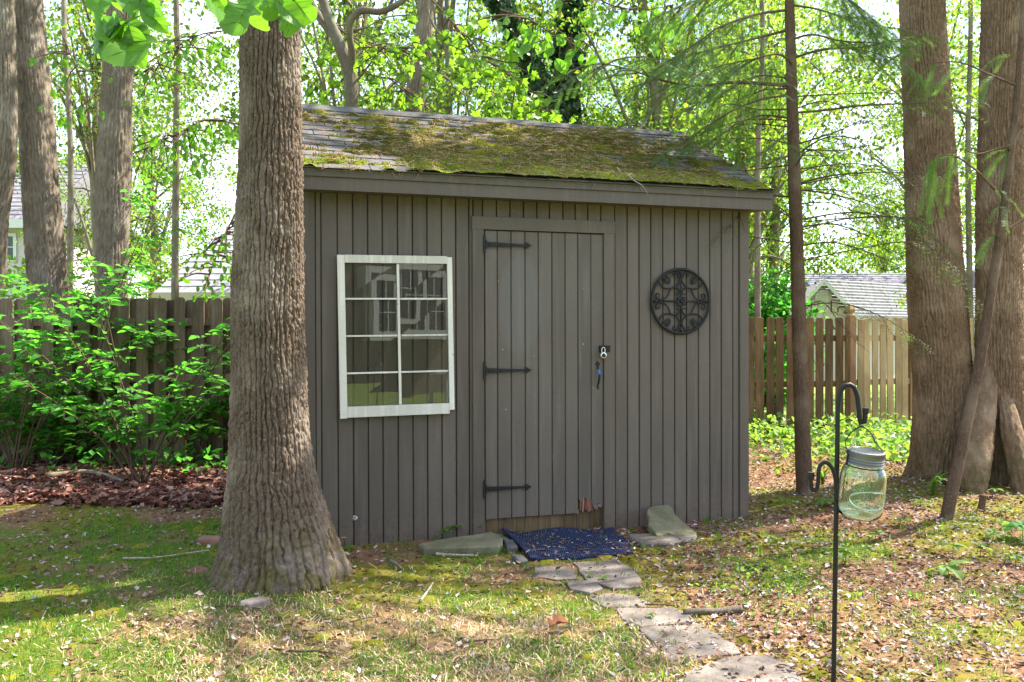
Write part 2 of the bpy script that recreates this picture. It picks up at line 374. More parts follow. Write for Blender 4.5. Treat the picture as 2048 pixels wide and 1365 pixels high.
SHINGLE = shingle_mat('asphalt_shingle', (0.060, 0.057, 0.055), (0.115, 0.109, 0.105), (0.21, 0.20, 0.195))

def glass_pane(name, tint=(1, 1, 1)):
    M = Mat(name); t = M.t; t.nodes.remove(M.b)
    tr = M.n('ShaderNodeBsdfTransparent'); tr.inputs['Color'].default_value = (*tint, 1)
    gl = M.n('ShaderNodeBsdfGlossy'); gl.inputs['Roughness'].default_value = 0.0
    fr = M.n('ShaderNodeFresnel'); fr.inputs['IOR'].default_value = 1.52
    ad = M.n('ShaderNodeMath', operation='MULTIPLY'); ad.inputs[1].default_value = 2.0; M.l(fr.outputs[0], ad.inputs[0])   # two faces of the pane
    v = M.coord((1, 1, 1)); nn = M.noise(5.0, v, 1); bp = M.n('ShaderNodeBump'); bp.inputs['Strength'].default_value = 0.02; bp.inputs['Distance'].default_value = 0.004
    M.l(nn, bp.inputs['Height']); M.l(bp.outputs[0], gl.inputs['Normal'])
    mx = M.n('ShaderNodeMixShader'); M.l(ad.outputs[0], mx.inputs[0]); M.l(tr.outputs[0], mx.inputs[1]); M.l(gl.outputs[0], mx.inputs[2])
    M.l(mx.outputs[0], M.out.inputs['Surface']); return M.m
PANE = glass_pane('old_glass')
def jar_glass():
    M = Mat('jar_glass'); M.t.nodes.remove(M.b); g = M.n('ShaderNodeBsdfGlass'); g.inputs['Color'].default_value = (0.925, 0.985, 0.985, 1)
    g.inputs['IOR'].default_value = 1.45; g.inputs['Roughness'].default_value = 0.0
    v = M.coord(); nn = M.noise(28, v, 2); bp = M.n('ShaderNodeBump'); bp.inputs['Strength'].default_value = 0.2; bp.inputs['Distance'].default_value = 0.003
    M.l(nn, bp.inputs['Height']); M.l(bp.outputs[0], g.inputs['Normal']); M.l(g.outputs[0], M.out.inputs['Surface']); return M.m
JAR = jar_glass()

# ------------------------------------------------------------------ ground
TRUNK_A = ground(556, 1168)
def gz(x, y):
    x, y = np.asarray(x, float), np.asarray(y, float)
    near = sstep(40, 12, np.hypot(x, y))
    z = (fbm(x * 0.9, y * 0.9, 3.1, 5, 3) - 0.5) * 0.07 + (fbm(x * 5, y * 5, 1.7, 8, 3) - 0.5) * 0.024
    z = z * near
    for (p, a, s) in ((TRUNK_A, 0.055, 0.55), (ground(1940, 975), 0.10, 0.9), (ground(1888, 1056), 0.05, 0.28), (ground(1608, 1008), 0.05, 0.3)):
        z = z + a * np.exp(-((x - p[0]) ** 2 + (y - p[1]) ** 2) / (2 * s * s))
    return z
def grassiness(x, y):
    a = x / np.maximum(y, 0.3)
    left = sstep(-0.20, -0.36, a) * sstep(7.0, 6.0, y)
    mid = sstep(5.0, 4.2, y) * sstep(0.24, 0.0, a) * 0.95
    strip = np.exp(-((x - 1.35) / 0.5) ** 2 - ((y - 5.0) / 0.45) ** 2) * 0.9 + np.exp(-((x - 2.3) / 0.5) ** 2 - ((y - 5.9) / 0.3) ** 2) * 0.5
    n = fbm(x * 1.9, y * 1.9, 0.0, 21, 3)
    n2 = fbm(x * 6.5, y * 6.5, 0.0, 25, 2)
    w = np.clip(left + mid + strip + 0.34, 0, 1.15)
    return np.clip(w * sstep(0.30, 0.62, n + 0.14 * left + 0.06 * mid) * (0.35 + 1.2 * sstep(0.35, 0.65, n2)), 0, 1)
def mossiness(x, y):
    n = fbm(x * 2.3, y * 2.3, 4.0, 31, 4); a = x / np.maximum(y, 0.3)
    w = 0.95 + 0.5 * np.exp(-((x + 0.1) / 0.9) ** 2 - ((y - 4.9) / 0.6) ** 2) + 0.45 * sstep(-0.15, -0.4, a) * sstep(5.6, 6.4, y) * sstep(7.9, 7.0, y)
    return w * sstep(0.46, 0.60, n)
def strawness(x, y):
    n = fbm(x * 2.0, y * 2.0, 9.0, 41, 3); a = x / np.maximum(y, 0.3)
    return sstep(4.9, 4.1, y) * sstep(0.34, 0.05, a) * sstep(-0.5, -0.25, a) * (0.45 + 0.55 * sstep(0.4, 0.6, n))
def leafbed(x, y):
    a = x / np.maximum(y, 0.3)
    return sstep(7.15, 7.7, y + 0.35 * (fbm(x * 1.5, y * 1.5, 0, 61, 3) - 0.5)) * sstep(-0.12, -0.22, a) * sstep(14, 11, y)
def axis(lo, hi, st, far0, far1, g=1.28):
    m = np.arange(lo, hi + 1e-6, st); up = []; x = hi; s = st
    while x < far1: s *= g; x += s; up.append(x)
    dn = []; x = lo; s = st
    while x > far0: s *= g; x -= s; dn.append(x)
    return np.concatenate([dn[::-1], m, up])
gx = axis(-7.0, 7.0, 0.05, -260, 260); gy = axis(1.6, 12.4, 0.05, -120, 380)
GX, GY = np.meshgrid(gx, gy, indexing='ij')
zz = gz(GX, GY)
g = Geo(); nx, ny = GX.shape; idx = np.arange(nx * ny).reshape(nx, ny)
soil = np.array([0.125, 0.062, 0.032]); soil2 = np.array([0.27, 0.155, 0.088])
n1 = fbm(GX * 3, GY * 3, 0, 71, 4)[..., None]
c = soil * (1 - n1) + soil2 * n1
mm = (np.clip(mossiness(GX, GY), 0, 1) * 0.85)[..., None]; c = c * (1 - mm) + np.array([0.150, 0.140, 0.014]) * mm
st_ = (strawness(GX, GY) * 0.8)[..., None]; c = c * (1 - st_) + np.array([0.36, 0.24, 0.12]) * st_
gr = (grassiness(GX, GY) * 0.7)[..., None]; c = c * (1 - gr) + np.array([0.075, 0.13, 0.014]) * gr
far = np.maximum(sstep(13.5, 17, np.hypot(GX, GY)), sstep(0.5, -.8, GY))[..., None]; c = c * (1 - far) + np.array([0.19, 0.28, 0.07]) * far
g.add(np.stack([GX, GY, zz], 2).reshape(-1, 3), np.stack([idx[:-1, :-1], idx[1:, :-1], idx[1:, 1:], idx[:-1, 1:]], 2).reshape(-1, 4), c.reshape(-1, 3))
M = Mat('ground_soil', 0.95, 0.1); v = M.coord(); f1 = M.noise(26, v, 8, 0.75); f2 = M.noise(110, v, 4, 0.7)
cc = M.mix(1.0, M.attr(), M.ramp(f1, [(0.28, (0.42, 0.36, 0.32)), (0.5, (1, 1, 1)), (0.74, (1.75, 1.5, 1.35))]), 'MULTIPLY')
cc = M.mix(M.ramp(f2, [(0.62, (0, 0, 0)), (0.7, (0.6, 0.6, 0.6))]), cc, (0.34, 0.26, 0.20))
M.color(cc); M.bump(M.mix(0.5, f1, f2), 0.8, 0.02)
tag(obj('ground', g, M.m, smooth=True), kind='structure')

# ------------------------------------------------------------------ the shed
shed = thing('garden_shed', 'brown painted wooden garden shed with mossy shingle roof and plank door', 'shed', tuple(O), YAW)
uL, uR = wall(602.5, 500)[0], wall(1496.5, 700)[0]
zb = -0.06
OV = 0.20
eL, eR = wall(606, 370, -OV)[0], wall(1544, 400, -OV)[0]
zf_top, zf_bot = wall(1076, 363, -OV)[1], wall(1073, 399.5, -OV)[1]
# ridge: same end as the eave, behind it
best = None
for vr in np.arange(0.7, 2.4, 0.002):
    P = O + UA * (eR + 0.0) + VA * vr; d = ray(1360, 273)
    x, _ = project(P + ZA * 2.6)
    if best is None or abs(x - 1360) < best[0]: best = (abs(x - 1360), vr)
VR = best[1]
ZR = wall(1340, 269, VR)[1]
zt = zf_top + 0.004; v0 = -OV - 0.025
AL = math.atan2(ZR - zt, VR - v0); SL = math.hypot(ZR - zt, VR - v0); ca, sa = math.cos(AL), math.sin(AL)
DEP = 2 * VR
z_wt = zf_bot + 0.06
# body
b = Geo(); b.box((uL + 0.006, 0.022, zb), (uR - 0.006, DEP - 0.02, z_wt)); obj('wall', b, PAINT, shed, local=True)
b = Geo(); b.box((uL - 0.006, 0.004, zb), (uL + 0.004, DEP, z_wt + 0.02)); obj('side_wall', b, GREENPAINT, shed, local=True)['label'] = 'pale green painted side wall'
for (ua, ub, mt) in ((uL - 0.004, uL + 0.02, GREENPAINT), (uR - 0.02, uR, PAINT)):
    b = Geo(); b.prism([(0.03, z_wt - 0.05), (DEP - 0.03, z_wt - 0.05), (VR, ZR - 0.06)], (ua, 0, 0), (0, 1, 0), (0, 0, 1), (1, 0, 0), ub - ua); obj('gable', b, mt, shed, local=True)
def plank(g, a, b_, z0, z1, vf, vb=0.024, ch=0.004, z0b=None):
    """plank with chamfered long front edges, from u=a to b_; z0b: bottom at the right edge"""
    z0b = z0 if z0b is None else z0b
    pr = [(a, vb), (b_, vb), (b_, vf + ch), (b_ - ch, vf), (a + ch, vf), (a, vf + ch)]
    n = len(pr); t = lambda u: z0 + (z0b - z0) * (u - a) / (b_ - a)
    V = [(u, v, t(u)) for u, v in pr] + [(u, v, z1) for u, v in pr]
    i = np.arange(n); j = (i + 1) % n
    k = g.add(V, np.stack([i, j, j + n, i + n], 1)); g.more(k, [[0, 5, 4, 3], [0, 3, 2, 1], [6, 9, 10, 11], [6, 7, 8, 9]])
def plank_obj(parent, name, a, b_, z0, z1, vf, mat, vb=0.024, z0b=None):
    m0 = (a + b_) / 2; gg = Geo(); plank(gg, a - m0, b_ - m0, z0, z1, vf, vb, 0.004, z0b)
    me = gg.mesh(name); me.materials.append(mat); return piece(name, me, parent, (m0, 0, 0))
GAP = 0.0036
left = [629.5, 641.8, 674.5, 705.5, 735.2, 764.6, 795.0, 824.8, 854, 883, 911.5, 938, 946]
for a, b_ in zip(left[:-1], left[1:]):
    plank_obj(shed, 'siding_board', wall(a, 480)[0] + GAP, wall(b_, 480)[0] - GAP, zb, z_wt, random.uniform(-0.001, 0.0012), PAINT)
right = [1229.5, 1255, 1278.7, 1302, 1326, 1349.7, 1373.2, 1397, 1420, 1443, 1466, 1478.5]
for a, b_ in zip(right[:-1], right[1:]):
    plank_obj(shed, 'siding_board', wall(a, 700)[0] + GAP, wall(b_, 700)[0] - GAP, zb, z_wt, random.uniform(-0.001, 0.0012), PAINT)
z_hd = wall(1088, 439)[1]; z_hb = wall(1088, 464)[1]
top = [946, 965, 993, 1020, 1047, 1074, 1099, 1126, 1150.6, 1176, 1202, 1229.5]
for a, b_ in zip(top[:-1], top[1:]):
    plank_obj(shed, 'siding_board', wall(a, 430)[0] + GAP, wall(b_, 430)[0] - GAP, z_hb + 0.01, z_wt, 0.0, PAINT)
# corner boards
plank_obj(shed, 'corner_board', uL, wall(629.5, 500)[0], zb, z_wt, -0.012, TRIM)
plank_obj(shed, 'corner_board', wall(1478.5, 700)[0], uR, zb, z_wt, -0.012, TRIM)
b = Geo(); b.box((uR - 0.012, 0.026, zb), (uR + 0.008, 0.10, z_wt)); obj('corner_board', b, TRIM, shed, local=True)
# casing
cl0, cl1, cr0, cr1 = wall(945.5, 700, -0.02)[0], wall(968.7, 700, -0.02)[0], wall(1208.3, 700, -0.02)[0], wall(1230, 700, -0.02)[0]
plank_obj(shed, 'door_casing', cl0, cl1, zb, z_hb, -0.020, TRIM)
plank_obj(shed, 'door_casing', cr0, cr1, zb, z_hb, -0.020, TRIM)
plank_obj(shed, 'door_casing', cl0 - 0.004, cr1 + 0.004, z_hb + 0.001, z_hd, -0.023, TRIM)
# door
pxs = [969.2, 994.6, 1022, 1050, 1076.4, 1103.6, 1130, 1155.6, 1181.5, 1207.4]
bot = [1039.8, 1037, 1035, 1032.8, 1031.5, 1029.8, 1028, 1026.2, 1018, 1014]
du = [wall(p, 700)[0] for p in pxs]; dz = [wall(p, q)[1] for p, q in zip(pxs, bot)]
b = Geo(); b.prism([(du[0] + .004, dz[0] + 0.03), (du[7], dz[7] + 0.03), (du[7], dz[7] + 0.14), (du[9] - .008, dz[7] + 0.14), (du[9] - .008, z_hb - 0.006), (du[0] + .004, z_hb - 0.006)], (0, 0.016, 0), (1, 0, 0), (0, 0, 1), (0, -1, 0), 0.009)
door = obj('door', b, PAINT, shed, local=True); door['label'] = 'plank door with three strap hinges and a rotten lower corner'
for k in range(9):
    a, c_ = du[k] + (0.003 if k == 0 else GAP * 0.9), du[k + 1] - (0.010 if k == 8 else GAP * 0.9)
    if k < 7:
        o = plank_obj(door, 'board', a, c_, dz[k], z_hb - 0.007, -0.006, DOORPAINT, 0.010, dz[k + 1])
    else:                                   # rotten ends: ragged outline
        zl = wall(1165, 1000)[1] if k == 7 else wall(1195, 1010)[1]
        m0 = (a + c_) / 2; n = 9; xs = np.linspace(a, c_, n) - m0
        rag = [zl + (0.012 * math.sin(5 * q + k) + random.uniform(-0.010, 0.010)) for q in range(n)]
        poly = [(x, z) for x, z in zip(xs, rag)] + [(c_ - m0, z_hb - 0.007), (a - m0, z_hb - 0.007)]
        gg = Geo(); gg.prism(poly, (0, 0.010, 0), (1, 0, 0), (0, 0, 1), (0, -1, 0), 0.016, 0.003); me = gg.mesh('board'); me.materials.append(DOORPAINT)
        o = piece('board', me, door, (m0, 0, 0)); o['label'] = 'door board with a ragged rotten end'
# splintered core and peeling flaps
b = Geo(); a, c_ = wall(1160, 1010)[0], wall(1186, 1010)[0]; zt_, zb_ = wall(1172, 993)[1], wall(1172, 1025)[1]
for k in range(12):
    u = a + (c_ - a) * (k + random.random()) / 12; w = 0.0045
    z0_ = zb_ + random.uniform(0.0, 0.02); z1_ = zt_ - random.uniform(-0.006, 0.02)
    b.obox(((u), 0.0005 + random.uniform(-0.003, 0.003), (z0_ + z1_) / 2), (w, random.uniform(-.002, .002), 0), (0, 0.004, 0), (random.uniform(-0.008, 0.008), 0, (z1_ - z0_) / 2))
obj('splintered_patch', b, SPLINTER, door, local=True)['label'] = 'bare splintered patch at the rotten corner'
for (px, py, w, h) in ((1190, 1014, .020, .022), (1199, 1012, .018, .014), (1152, 1024, .018, .016)):
    b = Geo(); u, z = wall(px, py); n = 7
    poly = [(-w, h), (-w * .6, -h * .7), (-w * .1, -h * .3), (w * .3, -h), (w, -h * .4), (w * .9, h)]
    b.prism(poly, (u, -0.006, z), (1, random.uniform(-.3, .3), 0), (0, 0.25, 1), (0, -1, 0), 0.003)
    obj('peeling_flap', b, DOORPAINT, door, local=True)['label'] = 'peeling flap of painted veneer at the rotten corner'
# bare plywood below the door
sk = [971, 995.4, 1022, 1047, 1074.6, 1100, 1126.6, 1152, 1178, 1202, 1207]
su = [wall(p, 1040, 0.02)[0] for p in sk]
for a, c_ in zip(su[:-1], su[1:]):
    plank_obj(shed, 'sill_board', a + 0.004, c_ - 0.004, zb, dz[0] + 0.16, 0.017 + random.uniform(-.002, .002), RAWWOOD, 0.030)
# strap hinges (one mesh, three copies)
def hinge_mesh():
    g = Geo(); x0 = 0.0
    g.obox((0.0, -0.003, 0), (0.009, 0, 0), (0, 0.004, 0), (0, 0, 0.052))
    for s in (-1, 1): g.prism([(-0.009, 0), (0.009, 0), (0.004, 0.012 * s), (0, 0.018 * s), (-0.004, 0.012 * s)], (0, 0.001, 0.052 * s), (1, 0, 0), (0, 0, 1), (0, -1, 0), 0.008)
    g.tube([(0.012, -0.006, -0.03), (0.012, -0.006, 0.03)], 0.006, 8)
    L = 0.345
    g.prism([(0.01, -0.018), (0.30, -0.007), (0.31, -0.007), (0.31, 0.007), (0.30, 0.007), (0.01, 0.018)], (0, 0, 0), (1, 0, 0), (0, 0, 1), (0, -1, 0), 0.005, 0.001)
    g.prism([(0.305, 0), (0.300, -0.018), (0.315, -0.022), (0.332, -0.010), (0.352, 0), (0.332, 0.010), (0.315, 0.022), (0.300, 0.018)], (0, 0, 0), (1, 0, 0), (0, 0, 1), (0, -1, 0), 0.006, 0.001)
    for x in (0.035, 0.11, 0.20, 0.315): g.lathe([(0.0065, 0), (0.006, 0.003), (0.003, 0.005), (0.0001, 0.0053)], (x, -0.005, 0), 10, None, [[1, 0, 0], [0, 0, -1], [0, 1, 0]])
    me = g.mesh('strap_hinge'); me.materials.append(IRON); return me
hm = hinge_mesh()
for py in (489, 742, 979):
    u, z = wall(968.7, py, -0.02); piece('strap_hinge', hm, door, (u, -0.0205, z))
b = Geo(); u0_, z0_ = wall(1197.5, 691.5); u1_, z1_ = wall(1217.5, 704)
b.box((u0_, -0.024, z1_), (cr0 - 0.003, -0.006, z0_)); b.box((cr0 + 0.001, -0.028, z1_), (u1_, -0.020, z0_)); b.box((cr0 - 0.012, -0.031, z1_ + .012), (cr0 + 0.012, -0.0285, z0_ - .012))
sx_, sz_ = wall(1206, 697); b.tube([(sx_ - .006, -0.024, sz_ + .006), (sx_ - .005, -0.045, sz_ + .006), (sx_ + .006, -0.045, sz_ + .006), (sx_ + .006, -0.024, sz_ + .006)], 0.0025, 6)
obj('hasp', b, IRON, door, local=True)
# thumb-latch handle
b = Geo(); u, z = wall(1194.5, 728.5); b.prism([(0, 0.022), (0.010, 0.010), (0.017, 0.002), (0.016, -0.008), (0.006, -0.010), (0.005, -0.022), (-0.005, -0.022), (-0.006, -0.010), (-0.016, -0.008), (-0.017, 0.002), (-0.010, 0.010)], (u, -0.006, z), (1, 0, 0), (0, 0, 1), (0, -1, 0), 0.006, 0.001)
Pp = []
for px, py, v in ((1195, 734, -.012), (1197, 740, -.030), (1199, 748, -.040), (1198.5, 758, -.040), (1197, 767, -.028), (1195, 774, -.012)):
    q = wall(px, py, v); Pp.append((q[0], v, q[1]))
Pp = spline(Pp, 18); b.tube(Pp, np.interp(np.linspace(0, 1, 18), [0, .3, .7, 1], [.005, .0085, .008, .004]), 8)
q = wall(1195, 776); b.prism([(0, -.012), (.008, 0), (0, .012), (-.008, 0)], (q[0], -0.006, q[1]), (1, 0, 0), (0, 0, 1), (0, -1, 0), 0.006)
obj('handle', b, IRON, door, smooth=False, local=True)
b = Geo(); b.tube(Pp[3:8], 0.0098, 10); obj('blue_tape_wrap', b, BLUETAPE, door, smooth=True, local=True)['label'] = 'blue tape wrapped round the door handle'
# fascia
def lbox(name, lo, hi, mat, parent=shed):
    b = Geo(); b.box(lo, hi); return obj(name, b, mat, parent, local=True)
zsplit = zf_top - (zf_top - zf_bot) * 0.34
lbox('fascia_board', (eL, -OV, zf_bot), (eR, -OV + 0.022, zsplit), TRIM)
lbox('drip_strip', (eL, -OV - 0.014, zsplit + 0.001), (eR, -OV + 0.022, zf_top), TRIM)
lbox('soffit', (eL + .004, -OV + 0.024, zf_bot + 0.012), (eR - .004, 0.0, zf_bot + 0.024), TRIM)
# rake boards on both ends (left one pale green, seen at the fascia's end)
for (ua, ub, mt, lb) in ((eL - 0.024, eL - 0.002, GREENPAINT, 'pale green rake board with a pointed end'), (eR + 0.002, eR + 0.02, TRIM, None)):
    b = Geo(); zc = zt - 0.014
    b.prism([(v0 + .02, zc - 0.015), (v0 + 0.055, zf_bot + 0.005), (VR, ZR - 0.145), (DEP - v0 - 0.05, zf_bot + 0.02), (DEP - v0, zc - 0.015), (VR, ZR - 0.025)], (ua, 0, 0), (0, 1, 0), (0, 0, 1), (1, 0, 0), ub - ua)
    o = obj('rake_board', b, mt, shed, local=True)
    if lb: o['label'] = lb
# roof deck, shingles, ridge caps
def rp_(u, s, h=0.0, back=False):        # a point on the roof slope
    if back: return (u, DEP - v0 - s * ca + h * sa, zt + s * sa + h * ca)
    return (u, v0 + s * ca - h * sa, zt + s * sa + h * ca)
b = Geo()
for back in (False, True):
    h0, h1 = -0.014, -0.001
    V = [rp_(u, s, h, back) for u in (eL - 0.02, eR + 0.018) for s in (0.004, SL) for h in (h0, h1)]
    b.add(V, [[0, 1, 3, 2], [4, 6, 7, 5], [0, 4, 5, 1], [2, 3, 7, 6], [0, 2, 6, 4], [1, 5, 7, 3]])
roof = obj('roof', b, SHINGLE, shed, local=True); roof['label'] = 'mossy grey asphalt shingle roof'
NC = 12; EXP = (SL - 0.06) / NC
tabs = {}
def tab_mesh(w):
    key = round(w, 3)
    if key not in tabs:
        g = Geo(); L = EXP + 0.05; t = 0.005; n = 4; V = []
        for i, y in enumerate((0, EXP * 0.5, L)):
            for x in (0, w):
                for h in (0, 1): V.append((x, y, (0.008 if i == 0 else 0.005 if i == 1 else 0.0) + (t if h else 0)))
        g.add(V, [[0, 2, 3, 1], [1, 3, 7, 5], [5, 7, 11, 9], [0, 1, 5, 4], [4, 5, 9, 8], [2, 6, 7, 3], [6, 10, 11, 7], [8, 9, 11, 10], [0, 4, 6, 2], [4, 8, 10, 6]])
        me = g.mesh('shingle'); me.materials.append(SHINGLE); tabs[key] = me
    return tabs[key]
rl, rr = eL - 0.026, eR + 0.026
for k in range(NC):
    u = rl; first = True; off = (0.155, 0.05, 0.255)[k % 3]
    while u < rr - 0.02:
        w = off if first else 0.305
        w = min(w, rr - u); first = False
        P = rp_(u, k * EXP - (0.012 if k == 0 else 0), 0.0)
        piece('shingle', tab_mesh(round(w - 0.007, 3)), roof, (P[0], P[1], P[2]), (AL + random.uniform(-.006, .01), random.uniform(-.006, .006), random.uniform(-.008, .008)))
        u += w
g_ = Geo(); cw = 0.30
V = []
for x in (0, cw):
    for s, h in ((-0.13, 0.012), (-0.03, 0.018), (0, 0.020), (0.03, 0.018), (0.13, 0.012)):
        yy = s * ca; zz_ = -abs(s) * sa + h
        for t in (0, 0.006): V.append((x, yy, zz_ + t + (0.004 if x else 0)))
Fq = []
for k in range(4):
    a = 2 * k; Fq += [[a + 1, a + 11, a + 13, a + 3], [a, a + 2, a + 12, a + 10], [a, a + 1, a + 3, a + 2], [a + 10, a + 12, a + 13, a + 11]]
Fq += [[0, 10, 11, 1], [8, 9, 19, 18]]
g_.add(V, Fq); capm = g_.mesh('ridge_cap'); capm.materials.append(SHINGLE)
u = rl
while u < rr - 0.05:
    piece('ridge_cap', capm, roof, (u, VR, ZR + random.uniform(0, .003)), (0, random.uniform(-.004, .004), random.uniform(-.01, .01)), (min(1.12, (rr - u) / cw), 1, 1)); u += 0.30

# moss and needles lying on the roof
def slope_pt(u, s, h):
    q = np.stack([u, v0 + s * ca - h * sa, zt + s * sa + h * ca], -1)
    return O + q[..., :1] * UA + q[..., 1:2] * VA + q[..., 2:] * ZA
W_ = eR - eL
def moss_field(u, s):
    a = (u - eL) / W_; b = s / SL
    n = fbm(u * 2.6, s * 4.2, 0, 91, 4); f = fbm(u * 13, s * 17, 0, 95, 3)
    w = sstep(0.03, 0.26, a) * sstep(1.10, 0.90, a + 0.22 * b) * sstep(1.04, 0.80, b)
    w = w + 0.35 * np.exp(-((a - 0.17) / 0.05) ** 2) * sstep(0.4, 0.7, b)
    low = np.exp(-(b / 0.12) ** 2) * sstep(0.26, 0.34, a) * sstep(0.93, 0.8, a)
    course = 0.13 * np.cos(2 * math.pi * s / EXP)
    return w * 0.44 + low * 0.26 + (n - 0.5) * 1.0 + (f - 0.5) * 1.05 - 0.235 + course
us = np.arange(eL, eR, 0.012); ss = np.arange(-0.01, SL - 0.05, 0.012); UU, SS = np.meshgrid(us, ss, indexing='ij')
mf = moss_field(UU, SS); hh = np.where(mf > 0, 0.010 + np.minimum(mf, 0.5) * 0.055 + 0.008 * (fbm(UU * 45, SS * 45, 0, 97, 2) - 0.4), -0.004)
g = Geo(); nx, ny = UU.shape; idx = np.arange(nx * ny).reshape(nx, ny)
q = np.stack([idx[:-1, :-1], idx[1:, :-1], idx[1:, 1:], idx[:-1, 1:]], 2).reshape(-1, 4)
keep = (mf.ravel()[q] > -0.03).any(1)
low = np.exp(-(SS / SL / 0.13) ** 2); n3 = fbm(UU * 5, SS * 5, 0, 99, 3)
mc = np.array([0.088, 0.086, 0.016]) * (1 - low[..., None]) + np.array([0.17, 0.22, 0.018]) * low[..., None]
mc = mc * (0.42 + 1.1 * n3[..., None]) + np.array([0.10, 0.11, 0.0]) * sstep(.56, .72, fbm(UU * 3.3, SS * 5.5, 0, 191, 3))[..., None]
g.add(slope_pt(UU, SS, hh).reshape(-1, 3), q[keep], mc.reshape(-1, 3))
# fuzz
N = 42000; u = rng.uniform(eL, eR, N); s = rng.uniform(-0.01, SL - .05, N); m_ = moss_field(u, s); k = m_ > 0.0; u, s, m_ = u[k], s[k], m_[k]; n = len(u)
base = slope_pt(u, s, 0.008 + np.minimum(m_, 0.5) * 0.05)
tip = base + rng.normal(0, 0.007, (n, 3)) + np.array([0, 0, 0.013]); sd = rng.normal(0, 1, (n, 3)); sd /= np.linalg.norm(sd, axis=1, keepdims=True)
V = np.stack([base - sd * 0.004, base + sd * 0.004, tip], 1)
lo_ = np.exp(-(s / SL / 0.14) ** 2)[:, None]
fc = (np.array([0.130, 0.145, 0.016]) * (1 - lo_) + np.array([0.17, 0.22, 0.02]) * lo_) * rng.uniform(0.5, 1.5, (n, 1))
g.add(V.reshape(-1, 3), np.arange(n * 3).reshape(-1, 3), np.repeat(fc, 3, 0))
tag(obj('roof_moss', g, MOSSM, smooth=True), 'patchy yellow green moss spread over the shed roof', 'moss', kind='stuff')
g = Geo(); N = 6500; u = rng.uniform(eL, eR, N); s = rng.uniform(-0.02, SL - .02, N)
keep = rng.random(N) < np.clip(0.10 + 1.0 * sstep(-0.2, 0.15, moss_field(u, s)), 0, 1); u, s = u[keep], s[keep]; n = len(u)
m_ = np.maximum(moss_field(u, s), 0)
P = slope_pt(u, s, 0.014 + np.minimum(m_, .5) * 0.06); a = rng.uniform(0, math.pi, n); L = rng.uniform(0.012, 0.045, n)[:, None]
d = np.cos(a)[:, None] * UA + np.sin(a)[:, None] * (VA * ca + ZA * sa) + rng.normal(0, .15, (n, 1)) * ZA
w = np.cross(d, [0.2, -0.7, 0.6]); w /= np.linalg.norm(w, axis=1, keepdims=True)
V = np.stack([P - d * L - w * .0018, P - d * L + w * .0018, P + d * L + w * .0018, P + d * L - w * .0018], 1)
nc = np.array([[0.30, 0.15, 0.07], [0.40, 0.24, 0.12], [0.22, 0.105, 0.045], [0.46, 0.33, 0.20]])[rng.integers(0, 4, n)]
g.add(V.reshape(-1, 3), np.arange(n * 4).reshape(-1, 4), np.repeat(nc, 4, 0))
for px in (783, 800, 808, 838, 905, 1280, 1186, 1410, 1475):        # a few hang over the eave
    uu = wall(px, 360, -OV - .03)[0]; p0 = O + UA * uu + VA * (v0 - 0.005) + ZA * (zt + .012)
    g.tube([p0, p0 + np.array([random.uniform(-.02, .02), -.008, -.03]), p0 + np.array([random.uniform(-.03, .03), -.006, -.055])], 0.0016, 4, (0.42, 0.30, 0.18))
tag(obj('fallen_needles', g, STRAW), 'rusty fallen conifer needles strewn over the shed roof', 'needles', kind='stuff')
tw = Geo(); q = [wall(1265, 350, -.25), wall(1272, 362, -.27), wall(1285, 372, -.27), wall(1296, 391, -.26)]
pts = [O + UA * a[0] + VA * v_ + ZA * a[1] for a, v_ in zip(q, (-.20, -.255, -.27, -.262))]
tw.tube(spline(pts, 10), np.linspace(.0045, .002, 10), 6); tw.tube(spline([pts[0], pts[0] + np.array([-.05, .1, .045]), pts[0] + np.array([-.07, .16, .095])], 6), .003, 5)
tag(obj('grey_twig', tw, PALEWOOD, smooth=True, base=pts[0]), 'pale bare twig dangling over the shed eave', 'twig')

# ------------------------------------------------------------------ old sash window hung on the wall
VS = -0.045
cor = [wall(674.5, 509.5, VS), wall(904, 513, VS), wall(909.5, 829, VS), wall(681, 838.5, VS)]   # TL TR BR BL
def sash(s, t): a = [np.array(c_) for c_ in cor]; return (1 - t) * ((1 - s) * a[0] + s * a[1]) + t * ((1 - s) * a[3] + s * a[2])
win = thing('sash_window', 'old cream eight-pane sash window hung on the shed wall', 'window', tuple(O), YAW)
def sbar(name, s0, s1, t0, t1, vf, vb, ch=0.003, parent=win):
    b = Geo(); V = []
    P4 = [sash(s0, t1), sash(s1, t1), sash(s1, t0), sash(s0, t0)]
    b.prism([tuple(p) for p in P4], (0, vb, 0), (1, 0, 0), (0, 0, 1), (0, -1, 0), vb - vf, ch); return obj(name, b, CREAM, parent, local=True)
sbar('stile', 0, 0.060, 0.001, 1, VS, -0.010); sbar('stile', 0.956, 1, 0.006, 0.972, VS, -0.010)
sbar('top_rail', 0.0605, 0.9555, 0, 0.048, VS - .0015, -0.010); sbar('bottom_rail', 0.0605, 0.9555, 0.928, 0.994, VS - .0015, -0.010)
hb = [0.268, 0.496, 0.724]
sbar('muntin', 0.508, 0.530, 0.049, 0.927, -0.038, -0.016, 0.006)
for t in hb: sbar('muntin', 0.061, 0.507, t - .0052, t + .0052, -0.037, -0.017, 0.004); sbar('muntin', 0.531, 0.955, t - .0052, t + .0052, -0.037, -0.017, 0.006)
te = [0.049] + hb + [0.927]
